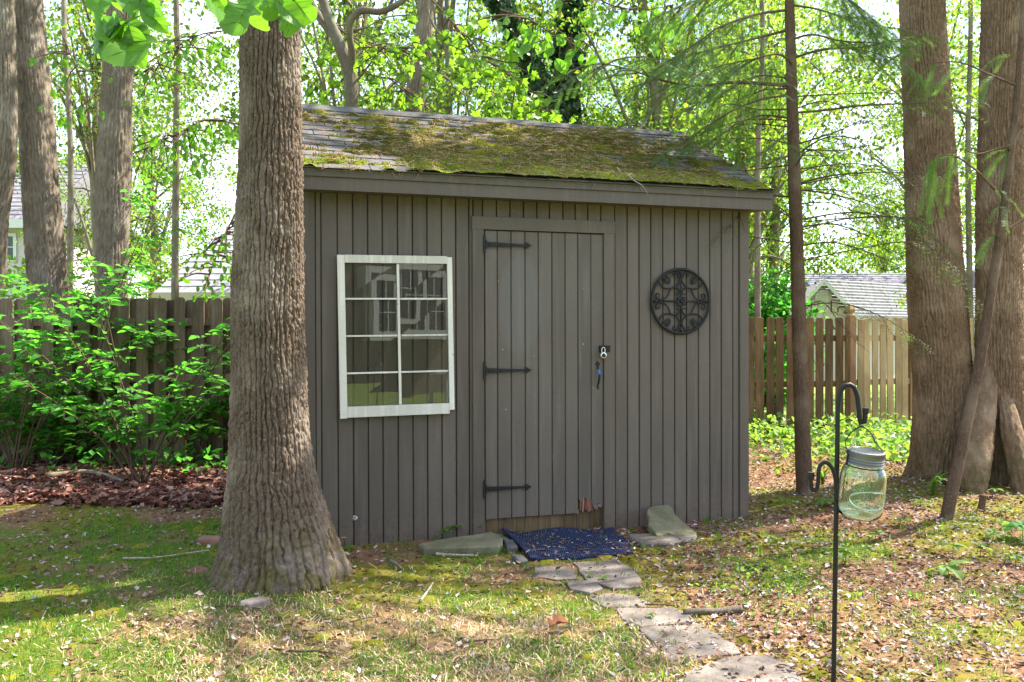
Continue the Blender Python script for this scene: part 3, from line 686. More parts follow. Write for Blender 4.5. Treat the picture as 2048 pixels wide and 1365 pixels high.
for k in range(4):
    for s0, s1 in ((0.061, 0.507), (0.531, 0.955)):
        P4 = [sash(s0 - .002, te[k + 1]), sash(s1 + .002, te[k + 1]), sash(s1 + .002, te[k]), sash(s0 - .002, te[k])]
        b = Geo(); jt = [random.uniform(-.0012, .0012) for _ in range(4)]
        b.add([(p[0], -0.024 + j_, p[1]) for p, j_ in zip(P4, jt)], [[0, 1, 2, 3]]); obj('pane', b, PANE, win, local=True)

# ------------------------------------------------------------------ iron medallion
mc_u, mc_z = wall(1361.3, 603.2, -0.02); RM = abs(wall(1361, 537, -0.02)[1] - wall(1361, 669.5, -0.02)[1]) / 2
med = thing('wall_medallion', 'round black wrought iron medallion with scrolls on the shed wall', 'wall decoration', tuple(O + UA * mc_u + ZA * mc_z), YAW)
def mp_(x, y, v=-0.022): return (x * RM, v, y * RM)
b = Geo(); a = np.linspace(0, 2 * math.pi, 65); b.tube([mp_(0.968 * math.cos(t), 0.968 * math.sin(t)) for t in a], 0.0115, 8, cap=False); obj('ring', b, IRON, med, True, True)
for ax in (0, 1):
    b = Geo(); P = [mp_(*((-.93, -.01 if 0 else 0) if ax == 0 else (0, -.93))), mp_(*((.93, .0) if ax == 0 else (0, .93)))]
    b.tube(P, 0.0062, 6); obj('crossbar', b, IRON, med, True, True)
scr1 = [(.16, .73), (.10, .78), (.14, .85), (.22, .82), (.22, .74), (.10, .60)][::-1]
S1 = [(.27, .76), (.23, .70), (.15, .71), (.10, .78), (.13, .86), (.19, .88)]
curlA = [(.245, .80), (.215, .745), (.15, .755), (.125, .82), (.165, .875), (.10, .865), (.045, .78), (.03, .66), (.08, .54), (.20, .43), (.36, .385), (.52, .385), (.65, .45), (.715, .56), (.70, .68), (.61, .755), (.49, .755), (.39, .69), (.355, .59), (.40, .52), (.47, .55)]
curlA = [(.20, .79), (.225, .74), (.27, .775), (.26, .845), (.19, .875), (.12, .84), (.06, .74), (.03, .64), (.09, .53), (.20, .43), (.36, .385), (.52, .385), (.65, .45), (.715, .56), (.70, .68), (.61, .755), (.49, .755), (.39, .69), (.355, .59), (.40, .52), (.47, .55)]
curlB = [(.74, .12), (.70, .17), (.74, .225), (.82, .20), (.82, .12), (.72, .05), (.60, .05), (.48, .12), (.40, .24), (.35, .36), (.25, .41), (.14, .40), (.06, .34), (.05, .25), (.11, .20), (.16, .24)]
rot = [((1, 0), (0, 1)), ((-1, 0), (0, 1)), ((-1, 0), (0, -1)), ((1, 0), (0, -1))]
for (r0, r1) in rot:
    for cv in (curlA, curlB):
        P = spline([mp_(x * r0[0], y * r1[1]) for x, y in cv], 46); b = Geo(); b.tube(P, np.concatenate([np.linspace(.004, .0066, 8), np.full(30, .0066), np.linspace(.0066, .004, 8)]), 6); obj('scroll', b, IRON, med, True, True)
    b = Geo(); cx_, cy_ = .50 * r0[0], .60 * r1[1]
    b.prism([(x * r0[0] * RM, y * r1[1] * RM) for x, y in ((.38, .52), (.47, .53), (.55, .60), (.57, .69), (.50, .66), (.49, .72), (.43, .67), (.38, .60))], (0, -0.020, 0), (1, 0, 0), (0, 0, 1), (0, -1, 0), 0.008, .003); obj('iron_leaf', b, IRON, med, False, True)
for k in range(4):
    t = k * math.pi / 2; b = Geo(); c_, s_ = math.cos(t), math.sin(t)
    prof = [(.62, .018), (.68, .030), (.72, .02), (.80, .026), (.84, .055), (.88, .05), (.94, .012)]
    P = [mp_(x * c_, x * s_) for x, r in prof]; b.tube(P, [r * RM for x, r in prof], 8); obj('finial', b, IRON, med, True, True)
b = Geo()
for k in range(8):
    t = k * math.pi / 4; c_, s_ = math.cos(t), math.sin(t)
    b.prism([(.03 * c_ * RM + RM * (.07 * math.cos(q) + .085) * c_ - RM * .05 * math.sin(q) * s_, .03 * s_ * RM + RM * (.07 * math.cos(q) + .085) * s_ + RM * .05 * math.sin(q) * c_) for q in np.linspace(0, 2 * math.pi, 9)[:-1]], (0, -0.020, 0), (1, 0, 0), (0, 0, 1), (0, -1, 0), 0.011 + .003 * (k % 2), .003)
b.lathe([(.06 * RM, 0), (.055 * RM, .012), (.03 * RM, .02), (.0005, .022)], (0, -0.02, 0), 14, None, [[1, 0, 0], [0, 0, -1], [0, 1, 0]])
obj('rosette', b, IRON, med, False, True)

# padlock hanging from the hasp
pu, pz = wall(1207.3, 711.3, -0.05); pl = thing('padlock', 'round silver combination padlock with black dial hanging on the hasp', 'padlock', tuple(O + UA * pu + VA * -0.045 + ZA * pz), YAW)
MY = [[1, 0, 0], [0, 0, -1], [0, 1, 0]]
b = Geo(); b.lathe([(.0005, -.009), (.021, -.009), (.0245, -.006), (.0245, .006), (.021, .009), (.016, .0095)], (0, 0, 0), 28, None, MY); obj('lock_body', b, CHROME, pl, True, True)
b = Geo(); b.lathe([(.0165, .009), (.016, .0115), (.008, .012), (.0075, .018), (.0005, .0185)], (0, 0, 0), 24, None, MY); obj('dial', b, DIAL, pl, False, True)
b = Geo(); b.tube(spline([(-.0115, 0, .012), (-.0115, 0, .045), (-.008, 0, .055), (0, 0, .059), (.008, 0, .055), (.0115, 0, .045), (.0115, 0, .012)], 24), 0.0032, 8); obj('shackle', b, CHROME, pl, True, True)

# ------------------------------------------------------------------ fences
def gpt(px, py): p = ground(px, py); p[2] = gz(p[0], p[1]); return p
def picket_mesh(name, w, h, t, mat, top='dog'):
    if top == 'dog': poly = [(-w/2, 0), (w/2, 0), (w/2, h - w*.22), (w*.30, h), (-w*.30, h), (-w/2, h - w*.22)]
    else: poly = [(-w/2, 0), (w/2, 0), (w/2, h), (-w/2, h)]
    g = Geo(); g.prism(poly, (0, 0, 0), (1, 0, 0), (0, 0, 1), (0, -1, 0), t, 0.003); me = g.mesh(name); me.materials.append(mat); return me
def fence(name, label, A, B, H, sp, w, mat, rails, back, postmat, posts, top='dog', cap=False, n_skip=()):
    A, B = np.array(A, float), np.array(B, float); L = np.linalg.norm(B - A); d = (B - A) / L; rz = math.atan2(d[1], d[0])
    f = thing(name, label, 'fence', tuple(A), rz)
    ms = [picket_mesh('picket', w * random.uniform(.95, 1.05), H + random.uniform(-.015, .015), 0.018, mat, top) for _ in range(4)]
    n = int(L / sp)
    for k in range(n + 1):
        if k in n_skip: continue
        piece('picket', random.choice(ms), f, (k * sp + random.uniform(-.006, .006), -0.022 + random.uniform(-.004, .004), random.uniform(-.02, .01)), (random.uniform(-.012, .012), random.uniform(-.012, .012), 0))
    if back:
        for k in range(n):
            piece('picket', random.choice(ms), f, ((k + .5) * sp + random.uniform(-.01, .01), 0.062, random.uniform(-.03, .01)), (0, random.uniform(-.01, .01), 0))
    for z in rails:
        g = Geo(); g.box((-0.05, -0.020, z - .042), (L + .05, 0.020, z + .042)); obj('rail', g, mat, f, local=True)
    for x in posts:
        g = Geo(); hp = H + (0.03 if not cap else 0.02); g.box((x - .05, -.055 if cap else -.018, -.1), (x + .05, .06, hp))
        p = obj('post', g, postmat, f, local=True)
        if cap:
            g = Geo(); g.lathe([(.045, 0), (.064, .012), (.064, .03), (.04, .045), (.038, .06), (.062, .085), (.066, .11), (.05, .15), (.02, .185), (.0005, .195)], (x, .0025, hp), 4, None, Matrix.Rotation(R(45), 3, 'Z')); obj('post_cap', g, FENCE_TAN, p, local=True)
    return f
YL = 9.75
fence('wooden_fence', 'weathered dark grey shadowbox board fence behind the green shrubs', (-8.2, YL - .25, gz(-8.2, YL) - .02), (-1.2, YL + .12, -.02), 1.86, 0.205, 0.128, FENCE_OLD, (0.33, 0.98, 1.60), True, FENCE_OLD, (0.9, 3.3, 5.7))
YR = 12.45
pA, pB = at(1440, 868, YR), at(1686, 866, YR + .05); pA[2] = pB[2] = -0.04
fence('wooden_fence', 'dark brown dog-eared picket fence with bright gaps right of the shed', pA, pB, 1.70, 0.142, 0.108, FENCE_BROWN, (0.13, 0.75, 1.40), False, FENCE_BROWN, (), 'dog')
pC, pD = at(1701, 866, YR + .02), at(1826, 864, YR + .40); pC[2] = pD[2] = -0.04
fence('wooden_fence', 'pale tan picket fence section between two orange brown posts', pC, pD, 1.68, 0.137, 0.105, FENCE_TAN, (0.16, 0.77, 1.40), False, POSTWOOD, (0.0, np.linalg.norm(pD - pC)), 'flat', True, (0,))
pE, pF = at(1935, 864, YR + 1.2), at(2140, 862, YR + 1.3); pE[2] = pF[2] = -0.04
fence('wooden_fence', 'yellowish tan picket fence showing between the two big right trunks', pE, pF, 1.70, 0.150, 0.112, FENCE_TAN, (0.16, 0.77, 1.40), False, POSTWOOD, (), 'flat')

# ------------------------------------------------------------------ neighbouring houses and the house behind the camera
HWHITE = plain('white_siding', (0.66, 0.56, 0.62), 0.7); HCREAM = plain('cream_fascia', (0.62, 0.52, 0.34), 0.6)
ROOFL = shingle_mat('pale_roof', (0.17, 0.16, 0.18), (0.24, 0.23, 0.26), (0.31, 0.30, 0.33)); ROOFW = shingle_mat('bleached_roof', (0.20, 0.20, 0.22), (0.27, 0.27, 0.30), (0.34, 0.335, 0.365))
ROOFP = shingle_mat('purple_roof', (0.16, 0.14, 0.18), (0.24, 0.21, 0.26), (0.30, 0.28, 0.32)); DARKW = plain('dark_window', (0.03, 0.045, 0.06), 0.15, 0.6); TRIMW = plain('white_trim', (0.75, 0.75, 0.76), 0.5)
def courses(g, x0, x1, e0, e1, n, t=0.03, slope_x=(0, 0)):
    """overlapping shingle courses from the eave (y,z)=e0 up to the ridge e1; slope_x trims the ends toward the ridge"""
    for k in range(n):
        a, b_ = k / n, (k + 1.15) / n; b_ = min(b_, 1.0)
        pa = [e0[0] + (e1[0] - e0[0]) * a, e0[1] + (e1[1] - e0[1]) * a]; pb = [e0[0] + (e1[0] - e0[0]) * b_, e0[1] + (e1[1] - e0[1]) * b_]
        xa0, xb0 = x0 + slope_x[0] * a, x0 + slope_x[0] * b_; xa1, xb1 = x1 + slope_x[1] * a, x1 + slope_x[1] * b_
        V = [(xa0, pa[0], pa[1]), (xa1, pa[0], pa[1]), (xa1, pa[0], pa[1] + t), (xa0, pa[0], pa[1] + t), (xb0, pb[0], pb[1]), (xb1, pb[0], pb[1])]
        g.add(V, [[0, 1, 2, 3], [3, 2, 5, 4]])
# garage with the board gable (right, beyond the fence)
Yg = 24.0; ap = at(1646, 560, Yg); e1_ = at(1716, 636, Yg); e0_ = at(1576, 636, Yg); rEnd = at(1960, 560, Yg + .5)
gar = thing('garage', 'small pale garage with vented board gable beyond the right fence', 'garage', (ap[0], Yg, 0))
b = Geo(); b.prism([(e0_[0] - ap[0] + .2, 0), (e1_[0] - ap[0] - .2, 0), (e1_[0] - ap[0] - .2, e1_[2]), (0, ap[2] - .12), (e0_[0] - ap[0] + .2, e0_[2])], (0, 0.2, 0), (1, 0, 0), (0, 0, 1), (0, 1, 0), 5.5); obj('wall', b, HWHITE, gar, local=True)
wd = e1_[0] - ap[0]; hg = ap[2] - e1_[2]
b = Geo(); n = 12                                   # sloping roof seen with its near side
for k in range(n):
    a0, a1 = k / n, min(1, (k + 1.1) / n)
    V = [(wd * a0, -.1, ap[2] - hg * a0 + .01), (wd * a1, -.1, ap[2] - hg * a1 + .07), (wd * a1 + 8.2, 6.2, ap[2] - hg * a1 + .07), (wd * a0 + 8.2, 6.2, ap[2] - hg * a0 + .02)]
    V += [(p[0], p[1], p[2] - .065) for p in (V[1], V[2])]
    b.add(V, [[0, 3, 2, 1], [1, 2, 5, 4]])
    V = [(-wd * a0, -.1, ap[2] - hg * a0 + .02), (-wd * a1, -.1, ap[2] - hg * a1 + .05), (-wd * a1 + 8.2, 6.2, ap[2] - hg * a1 + .05), (-wd * a0 + 8.2, 6.2, ap[2] - hg * a0 + .02)]
    b.add(V, [[0, 1, 2, 3]])
obj('roof', b, ROOFW, gar, local=True)
for k in range(9):
    x = (k - 4) * wd / 5.2; top_ = ap[2] - .16 - hg * abs(x) / wd; b = Geo(); b.box((x - .11, .14, e1_[2] + .16), (x + .11, .197, max(top_, e1_[2] + .2))); 
    if abs(x) > .05 or True: obj('gable_board', b, HWHITE, gar, local=True)
b = Geo(); b.box((-.17, .10, e1_[2] + .22), (.17, .138, ap[2] - .28)); vent = obj('gable_vent', b, TRIMW, gar, local=True)
for k in range(6):
    z = e1_[2] + .26 + k * (ap[2] - e1_[2] - .60) / 5.4; b = Geo(); b.obox((0, .085, z), (.14, 0, 0), (0, .02, -.02), (0, .004, .006)); obj('slat', b, HWHITE, vent, local=True)
for s in (-1, 1):
    b = Geo(); b.obox((s * wd / 2, -.08, ap[2] - hg / 2 - .03), (wd / 2, 0, -s * 0 - hg / 2 * s), (0, .03, 0), (0, 0, .06)); obj('rake_board', b, TRIMW, gar, local=True)
b = Geo(); p0 = np.array([wd, -.1, e1_[2] + .0]); b.obox(p0 + np.array([2.3, 3.15, -.05]), (4.1, 3.15, 0), (.03, -.02, 0), (0, 0, .06)); obj('gutter', b, TRIMW, gar, local=True)
b = Geo(); b.add([(wd - .25, .1, 0), (wd + 7.9, 6.2, 0), (wd + 7.9, 6.2, e1_[2]), (wd - .25, .1, e1_[2])], [[0, 1, 2, 3]]); obj('side_wall', b, HWHITE, gar, local=True)
# long low house behind the garage
def house(label, x0, x1, Y, zw, zr, dep, roofm, wallm, hip=(0, 0), fas=None, wins=(), cat='house'):
    h = thing('house', label, cat, ((x0 + x1) / 2, Y, 0)); m = (x0 + x1) / 2
    b = Geo(); b.box((x0 - m, 0, -.1), (x1 - m, dep, zw)); obj('wall', b, wallm, h, local=True)
    b = Geo(); courses(b, x0 - m - .35, x1 - m + .35, (-.4, zw - .05), (dep / 2, zr), 14, .03, hip)
    V = [(x0 - m - .35, dep + .4, zw - .05), (x1 - m + .35, dep + .4, zw - .05), (x1 - m + .35 + hip[1], dep / 2, zr), (x0 - m - .35 + hip[0], dep / 2, zr)]
    b.add(V, [[1, 0, 3, 2]])
    for sx, xx, hp in ((-1, x0 - m - .35, hip[0]), (1, x1 - m + .35, hip[1])): b.add([(xx, -.4, zw - .05), (xx, dep + .4, zw - .05), (xx + hp, dep / 2, zr)], [[0, 1, 2] if sx > 0 else [1, 0, 2]])
    obj('roof', b, roofm, h, local=True)
    b = Geo(); b.box((x0 - m - .36, -.43, zw - .28), (x1 - m + .36, -.402, zw - .03)); obj('fascia', b, fas or TRIMW, h, local=True)
    for (wx, wz, ww, wh) in wins:
        b = Geo(); X = wx - m
        b.box((X - ww/2 - .09, -.05, wz - .09), (X + ww/2 + .09, -.003, wz)); b.box((X - ww/2 - .09, -.05, wz + wh), (X + ww/2 + .09, -.003, wz + wh + .09))
        b.box((X - ww/2 - .09, -.05, wz + .002), (X - ww/2, -.003, wz + wh - .002)); b.box((X + ww/2, -.05, wz + .002), (X + ww/2 + .09, -.003, wz + wh - .002)); b.box((X - ww/2 + .002, -.045, wz + wh*.49), (X + ww/2 - .002, -.008, wz + wh*.53))
        wn = obj('window', b, TRIMW, h, local=True)
        b = Geo(); b.add([(X - ww/2, -.012, wz), (X + ww/2, -.012, wz), (X + ww/2, -.012, wz + wh), (X - ww/2, -.012, wz + wh)], [[0, 1, 2, 3]]); obj('pane', b, DARKW, wn, local=True)
    return h
q0, q1 = at(1650, 578, 34), at(1850, 545, 34)
house('long low house with pale grey roof just behind the garage roof', at(1660, 560, 32)[0], at(1850, 560, 32)[0], 32, 2.65, at(1700, 545, 34)[2], 5, ROOFL, HWHITE)
house('low house with dusky purple roof between the two big right trunks', at(1905, 560, 30)[0], at(2030, 560, 30)[0], 30, at(1930, 625, 30)[2], at(1930, 548, 32)[2], 5, ROOFP, HWHITE)
house('white walled house at the right edge behind the last big trunk', at(2042, 600, 28)[0], at(2300, 600, 28)[0], 28, at(2048, 578, 28)[2], at(2048, 540, 30.5)[2], 5, ROOFP, HWHITE)
Yh = 23.0
house('house with pale grey shingle roof and cream eave behind the left fence', at(345, 580, Yh)[0], at(900, 580, Yh)[0], Yh, at(400, 585, Yh)[2], at(400, 432, Yh + 4)[2], 8, ROOFL, HCREAM, (1.0, -1.0), HCREAM, ((at(425, 600, Yh)[0], 1.3, .9, 1.05),))
house('white clapboard house with a narrow window at the far left edge', at(-320, 560, 25)[0], at(68, 560, 25)[0], 25, at(30, 440, 25)[2], at(30, 330, 28)[2], 6, ROOFL, HWHITE, (0, 0), TRIMW, ((at(14, 500, 25)[0], at(14, 517, 25)[2], .40, .62),))
# house behind the camera, mirrored by the sash panes
HB = thing('brown_house', 'brown house with white bay window standing behind the viewer', 'house', (5.4, -9.0, 0))
HBROWN = plain('brown_siding', (0.24, 0.195, 0.155), 0.7)
b = Geo(); b.box((-6.5, -8, -.1), (6.5, 0, 4.6)); obj('wall', b, HBROWN, HB, local=True)
b = Geo(); b.prism([(.5, 4.5), (-8.5, 4.5), (-4, 7.2)], (-6.9, 0, 0), (0, 1, 0), (0, 0, 1), (1, 0, 0), 13.8); obj('roof', b, SHINGLE, HB, local=True)
def bwin(X, z0, w, h, nx_, ny_, d):
    b = Geo()
    b.box((X - w/2 - .14, .003, z0 - .14), (X + w/2 + .14, d, z0)); b.box((X - w/2 - .14, .003, z0 + h), (X + w/2 + .14, d, z0 + h + .16))
    b.box((X - w/2 - .14, .003, z0 + .002), (X - w/2, d, z0 + h - .002)); b.box((X + w/2, .003, z0 + .002), (X + w/2 + .14, d, z0 + h - .002))
    for k in range(1, nx_): b.box((X - w/2 + k*w/nx_ - (.06 if nx_ > 3 and k in (2, nx_-2) else .012), d - .05, z0 + .004), (X - w/2 + k*w/nx_ + (.06 if nx_ > 3 and k in (2, nx_-2) else .012), d - .02, z0 + h - .004))
    for k in range(1, ny_): b.box((X - w/2 + .004, d - .045, z0 + k*h/ny_ - .012), (X + w/2 - .004, d - .025, z0 + k*h/ny_ + .012))
    wn = obj('window', b, TRIMW, HB, local=True)
    b = Geo(); b.box((X - w/2 + .003, .006, z0 + .003), (X + w/2 - .003, d - .08, z0 + h - .003)); obj('pane', b, DARKW, wn, local=True)
bwin(1.7, 1.55, 1.9, 1.45, 7, 3, .5); bwin(-1.3, 1.9, .55, .95, 1, 2, .12)
pt = thing('patio_table', 'white slatted patio table on the lawn behind the viewer', 'table', (6.6, -5.2, 0))
b = Geo(); b.box((-.7, -.4, .70), (.7, .4, .74)); obj('tabletop', b, TRIMW, pt, local=True)
for sx in (-1, 1):
    for sy in (-1, 1): b = Geo(); b.box((sx*.62 - .03, sy*.33 - .03, 0), (sx*.62 + .03, sy*.33 + .03, .699)); obj('leg', b, TRIMW, pt, local=True)

# ------------------------------------------------------------------ trunks
def px_path(rows, Y0, Y1=None):
    """rows: (px centre, py, px width) from the foot up; the axis runs from depth Y0 to Y1"""
    Y1 = Y0 if Y1 is None else Y1; out = []; n = len(rows)
    for k, (x, y, w) in enumerate(rows):
        Y = Y0 + (Y1 - Y0) * (rows[0][1] - y) / (rows[0][1] - rows[-1][1] + 1e-9); p = at(x, y, Y); out.append([*p, w / 2 / F * Y])
    return np.array(out)
def trunk_geo(rows, s, n, amp, freq, vfreq, seed, flare=None, ext=0.0, lean=(0, 0), rid=1.0):
    P = np.array(rows, float)
    if ext:
        d = P[-1, :3] - P[-2, :3]; d /= np.linalg.norm(d); d = d * (1 if d[2] > 0.3 else 0) + np.array([lean[0], lean[1], 0]); top = P[-1].copy(); top[:3] += d * ext; top[3] *= 0.45; P = np.vstack([P, top])
    S = spline(P, n); S[:, 3] = np.maximum(S[:, 3], .004); C, r = S[:, :3], S[:, 3]
    V, (X, Y, T) = tube_rings(C, r, s)
    a = np.arange(s) * 2 * math.pi / s; h = np.concatenate([[0], np.cumsum(np.linalg.norm(np.diff(C, axis=0), axis=1))])
    r0 = np.median(r); A, Hh = np.meshgrid(a, h)
    cx, cyy = np.cos(A) * r0 * freq, np.sin(A) * r0 * freq
    wob = 1.3 * (vnoise(cx * .35, cyy * .35, Hh * vfreq * .5, seed + 5) - .5)
    f1_ = vnoise(cx + wob, cyy + wob, Hh * vfreq, seed); f2_ = vnoise(cx * 2.1 + 7, cyy * 2.1, Hh * vfreq * 2.4, seed + 1)
    nf = max(5, int(round(r0 * 2 * math.pi * freq / 2 * 1.15)))
    ph = A * nf + 2.1 * (vnoise(cx * .45, cyy * .45, Hh * vfreq * .55, seed) - .5) * 2 + 1.15 * (vnoise(cx * .8, cyy * .8, Hh * vfreq * 1.8, seed + 4) - .5) * 2 + .5 * (vnoise(cx * 2, cyy * 2, Hh * vfreq * 5, seed + 14) - .5) * 2
    wd = .22 + .42 * vnoise(cx * 1.1, cyy * 1.1, Hh * vfreq * 1.3, seed + 6)
    fur = -np.clip(1 - np.abs(np.sin(ph)) / wd, 0, 1) ** .55
    cut = -np.clip(1 - np.abs(f2_ - .5) / .07, 0, 1) ** .6
    grit = vnoise(cx * 4, cyy * 4, Hh * vfreq * 9, seed + 2) - .5
    dsp = amp * (fur * 1.0 + (.55 * cut) + .75 * grit + .45 * (vnoise(cx * 9, cyy * 9, Hh * vfreq * 16, seed + 12) - .5) + .35 * (f1_ - .5))
    low = (fbm(np.cos(A) * 1.3, np.sin(A) * 1.3, Hh * 1.1, seed + 9, 3) - .5) * r0 * .22
    if flare is not None:
        k, hh_, m, ph = flare
        foot_ = np.exp(-Hh / (hh_ * 1.15))
        dsp = dsp * (1 - .15 * foot_) + foot_ * r0 * .40 * (fbm(cx * .42, cyy * .42, Hh * 5.5, seed + 31, 4) - .5) + foot_ * r0 * .16 * (vnoise(cx * 1.3, cyy * 1.3, Hh * 16, seed + 33) - .5)
        dsp = dsp + np.exp(-Hh / hh_) * k * r0 * (np.cos(m * A + ph) * .5 + .6 * (fbm(np.cos(A) * 2.2, np.sin(A) * 2.2, 0, seed + 3, 3) - .5))
    Nn = V - C[:, None]; Nn /= np.linalg.norm(Nn, axis=2, keepdims=True)
    V = V + Nn * (dsp + low)[..., None]
    g = Geo(); i = np.arange(s); j = (i + 1) % s
    Q = np.concatenate([np.stack([k * s + i, k * s + j, (k + 1) * s + j, (k + 1) * s + i], 1) for k in range(n - 1)])
    b = g.add(np.concatenate([V.reshape(-1, 3), C[-1:]]), Q); g.more(b, np.stack([(n - 1) * s + i, (n - 1) * s + j, np.full(s, n * s)], 1)); return g
def leaf_cloud(centers, ns, spread, size, flat=0.35, seed=0, tint=(0.6, 1.35), shape=1.7, hue=0.26):
    """diamond leaves scattered about clump centres"""
    r_ = np.random.default_rng(seed); centers = np.asarray(centers, float); k = np.repeat(np.arange(len(centers)), ns); n = len(k)
    d = r_.normal(0, 1, (n, 3)); d /= np.linalg.norm(d, axis=1, keepdims=True); rad = r_.random(n) ** 0.45
    sp = np.broadcast_to(np.asarray(spread, float), (len(centers),))[k]
    P = centers[k] + d * (rad * sp)[:, None] * np.array([1, 1, .62])
    return leaf_quads(P, size * r_.uniform(.6, 1.25, n), flat, r_, tint, shape, hue, np.repeat(r_.uniform(.55, 1.35, len(centers)), ns))
def leaf_quads(P, L, flat, r_, tint, shape=1.7, hue=0.15, ck=None, nrm=None):
    n = len(P); nr = r_.normal(0, 1, (n, 3)) * np.array([1, 1, .6]) + np.array([0, 0, 1 / max(flat, .05) * .35]); nr /= np.linalg.norm(nr, axis=1, keepdims=True)
    t = r_.normal(0, 1, (n, 3)) + np.array([0, 0, -.5]); t -= nr * np.sum(t * nr, 1, keepdims=True); t /= np.linalg.norm(t, axis=1, keepdims=True); w = np.cross(nr, t)
    L = np.asarray(L)[:, None]; W = L / shape / 2
    V = np.stack([P - t * L / 2, P + w * W - t * L * .08 + nr * L * .10, P + t * L / 2, P - w * W - t * L * .08 + nr * L * .10], 1)
    c = r_.uniform(tint[0], tint[1], (n, 1)) * (1 if ck is None else ck[:, None]) * (1 + r_.uniform(-hue, hue, (n, 3)) * np.array([1.3, .5, .6]))
    i = np.arange(n)[:, None] * 4
    return V.reshape(-1, 3), np.concatenate([i + [[0, 1, 2]], i + [[0, 2, 3]]]), np.repeat(np.clip(c, .2, 2), 4, 0)
def limbs(g, root, tips, r0, seed, col=None, s=5, sag=.12):
    r_ = np.random.default_rng(seed)
    for t in tips:
        t = np.asarray(t); m = (root + t) / 2 + r_.normal(0, .12, 3) * np.linalg.norm(t - root) * .8; m[2] += sag * np.linalg.norm(t - root)
        g.tube(spline([root, root * .6 + m * .4, m, t], 9), np.linspace(r0, r0 * .18, 9), s, col, cap=False)
def crown_pts(c, rad, n, seed, hollow=0.0):
    r_ = np.random.default_rng(seed); d = r_.normal(0, 1, (n, 3)); d /= np.linalg.norm(d, axis=1, keepdims=True)
    return np.asarray(c) + d * np.asarray(rad) * (hollow + (1 - hollow) * r_.random((n, 1)) ** .5)
def tree(name, label, rows, bark_m, s, n, amp, freq, vfreq, seed, crown=None, flare=None, ext=0.0, lean=(0, 0), leaf=LEAF, cat='tree', group=None, extra=None, size=.12):
    base = np.array([rows[0][0], rows[0][1], 0.0]); base[2] = gz(base[0], base[1])
    t = thing(name, label, cat, tuple(base), 0, group)
    g = trunk_geo(rows, s, n, amp, freq, vfreq, seed, flare, ext, lean)
    if extra: extra(g)
    P = np.array(rows); top = P[-1, :3].copy()
    if ext:
        d = P[-1, :3] - P[-2, :3]; d /= np.linalg.norm(d); top = top + (d + np.array([lean[0], lean[1], 0])) * ext
    obj('trunk', g, bark_m, t, smooth=True)
    if crown:
        lg = Geo(); cl = []
        for (c, rad, nc, per, sp) in crown:
            pts = crown_pts(c, rad, nc, seed + len(cl)); cl.append(pts)
            limbs(lg, top, pts[:: max(1, nc // 9)], P[-1, 3] * .26, seed)
        obj('limbs', lg, bark_m, t, smooth=True)
        cg = Geo(); k = 0
        for pts, (c, rad, nc, per, sp) in zip(cl, crown): cg.add(*leaf_cloud(pts, per, sp, size, .5, seed + 50 + k)); k += 1
        o = obj('crown', cg, leaf, t); tag(o, kind='stuff')
    return t
# big furrowed trunk in front of the shed's left corner
ZA_ = 5.06
rowsA = px_path([(556, 1210, 350), (556, 1180, 312), (558, 1150, 276), (557, 1110, 240), (554, 1060, 212), (549, 1000, 188), (544, 930, 166), (541, 860, 154), (539, 780, 146), (538, 680, 141), (538, 560, 138), (540, 420, 130), (541, 300, 125), (541, 200, 121), (540, 100, 118), (539, -20, 114), (540, -300, 108)], ZA_)
tree('oak_tree', 'large furrowed trunk with flared mossy foot before the shed\'s left corner', rowsA, BARK_A, 420, 800, 0.019, 33, 6.0, 3, [((-1.9, 5.6, 9.2), (2.2, 2.2, 1.6), 38, 42, .75)], (0.42, 0.26, 5, 0.6), 2.0, leaf=LEAF)
def buttress(pts, s=40, n=60, seed=5):
    def f(g):
        gg = trunk_geo(pts, s, n, .012, 20, 4, seed); g.add(np.concatenate(gg.V), np.zeros((0, 4), int)); off = g.n - gg.n
        for q in gg.Q: g.Q.append(q + off)
        for q in gg.T: g.T.append(q + off)
    return f
YG = 8.15
rowsG = px_path([(1884, 990, 150), (1884, 965, 135), (1884, 930, 122), (1886, 860, 115), (1886, 780, 112), (1881, 700, 110), (1873, 600, 106), (1865, 450, 99), (1858, 300, 93), (1851, 150, 88), (1845, 0, 84), (1838, -300, 78)], YG)
tree('tulip_tree', 'thick straight tan trunk right of the jar with sunlit lower bark', rowsG, BARK_C, 260, 560, .019, 36, 7.5, 11, [((5.2, 9.4, 8.4), (2.4, 1.9, 1.5), 50, 44, .7), ((2.2, 9.6, 9.0), (2.2, 1.5, 1.4), 40, 44, .7), ((8.8, 8.6, 8.8), (2.2, 1.6, 1.3), 30, 44, .6)], (.35, .3, 5, 1.2), 3.0, leaf=LEAF)  # out-of-view crown; side clumps added to throw dappled shade over the yard
YH = 7.9
rowsH = px_path([(2008, 1010, 150), (2006, 985, 140), (2004, 930, 112), (2001, 860, 98), (2000, 780, 92), (1999, 650, 86), (2000, 480, 85), (2003, 300, 85), (2006, 120, 84), (2008, -20, 82), (2012, -300, 76)], YH)
b1 = px_path([(1945, 1000, 46), (1948, 940, 62), (1958, 860, 56), (1974, 780, 36), (1990, 700, 20)], YH - .42, YH - .02)
b2 = px_path([(2052, 1000, 44), (2040, 930, 48), (2022, 860, 42), (2008, 790, 26), (2002, 730, 16)], YH - .50, YH - .05)
def bts(g): buttress(b1, seed=5)(g); buttress(b2, seed=8)(g)
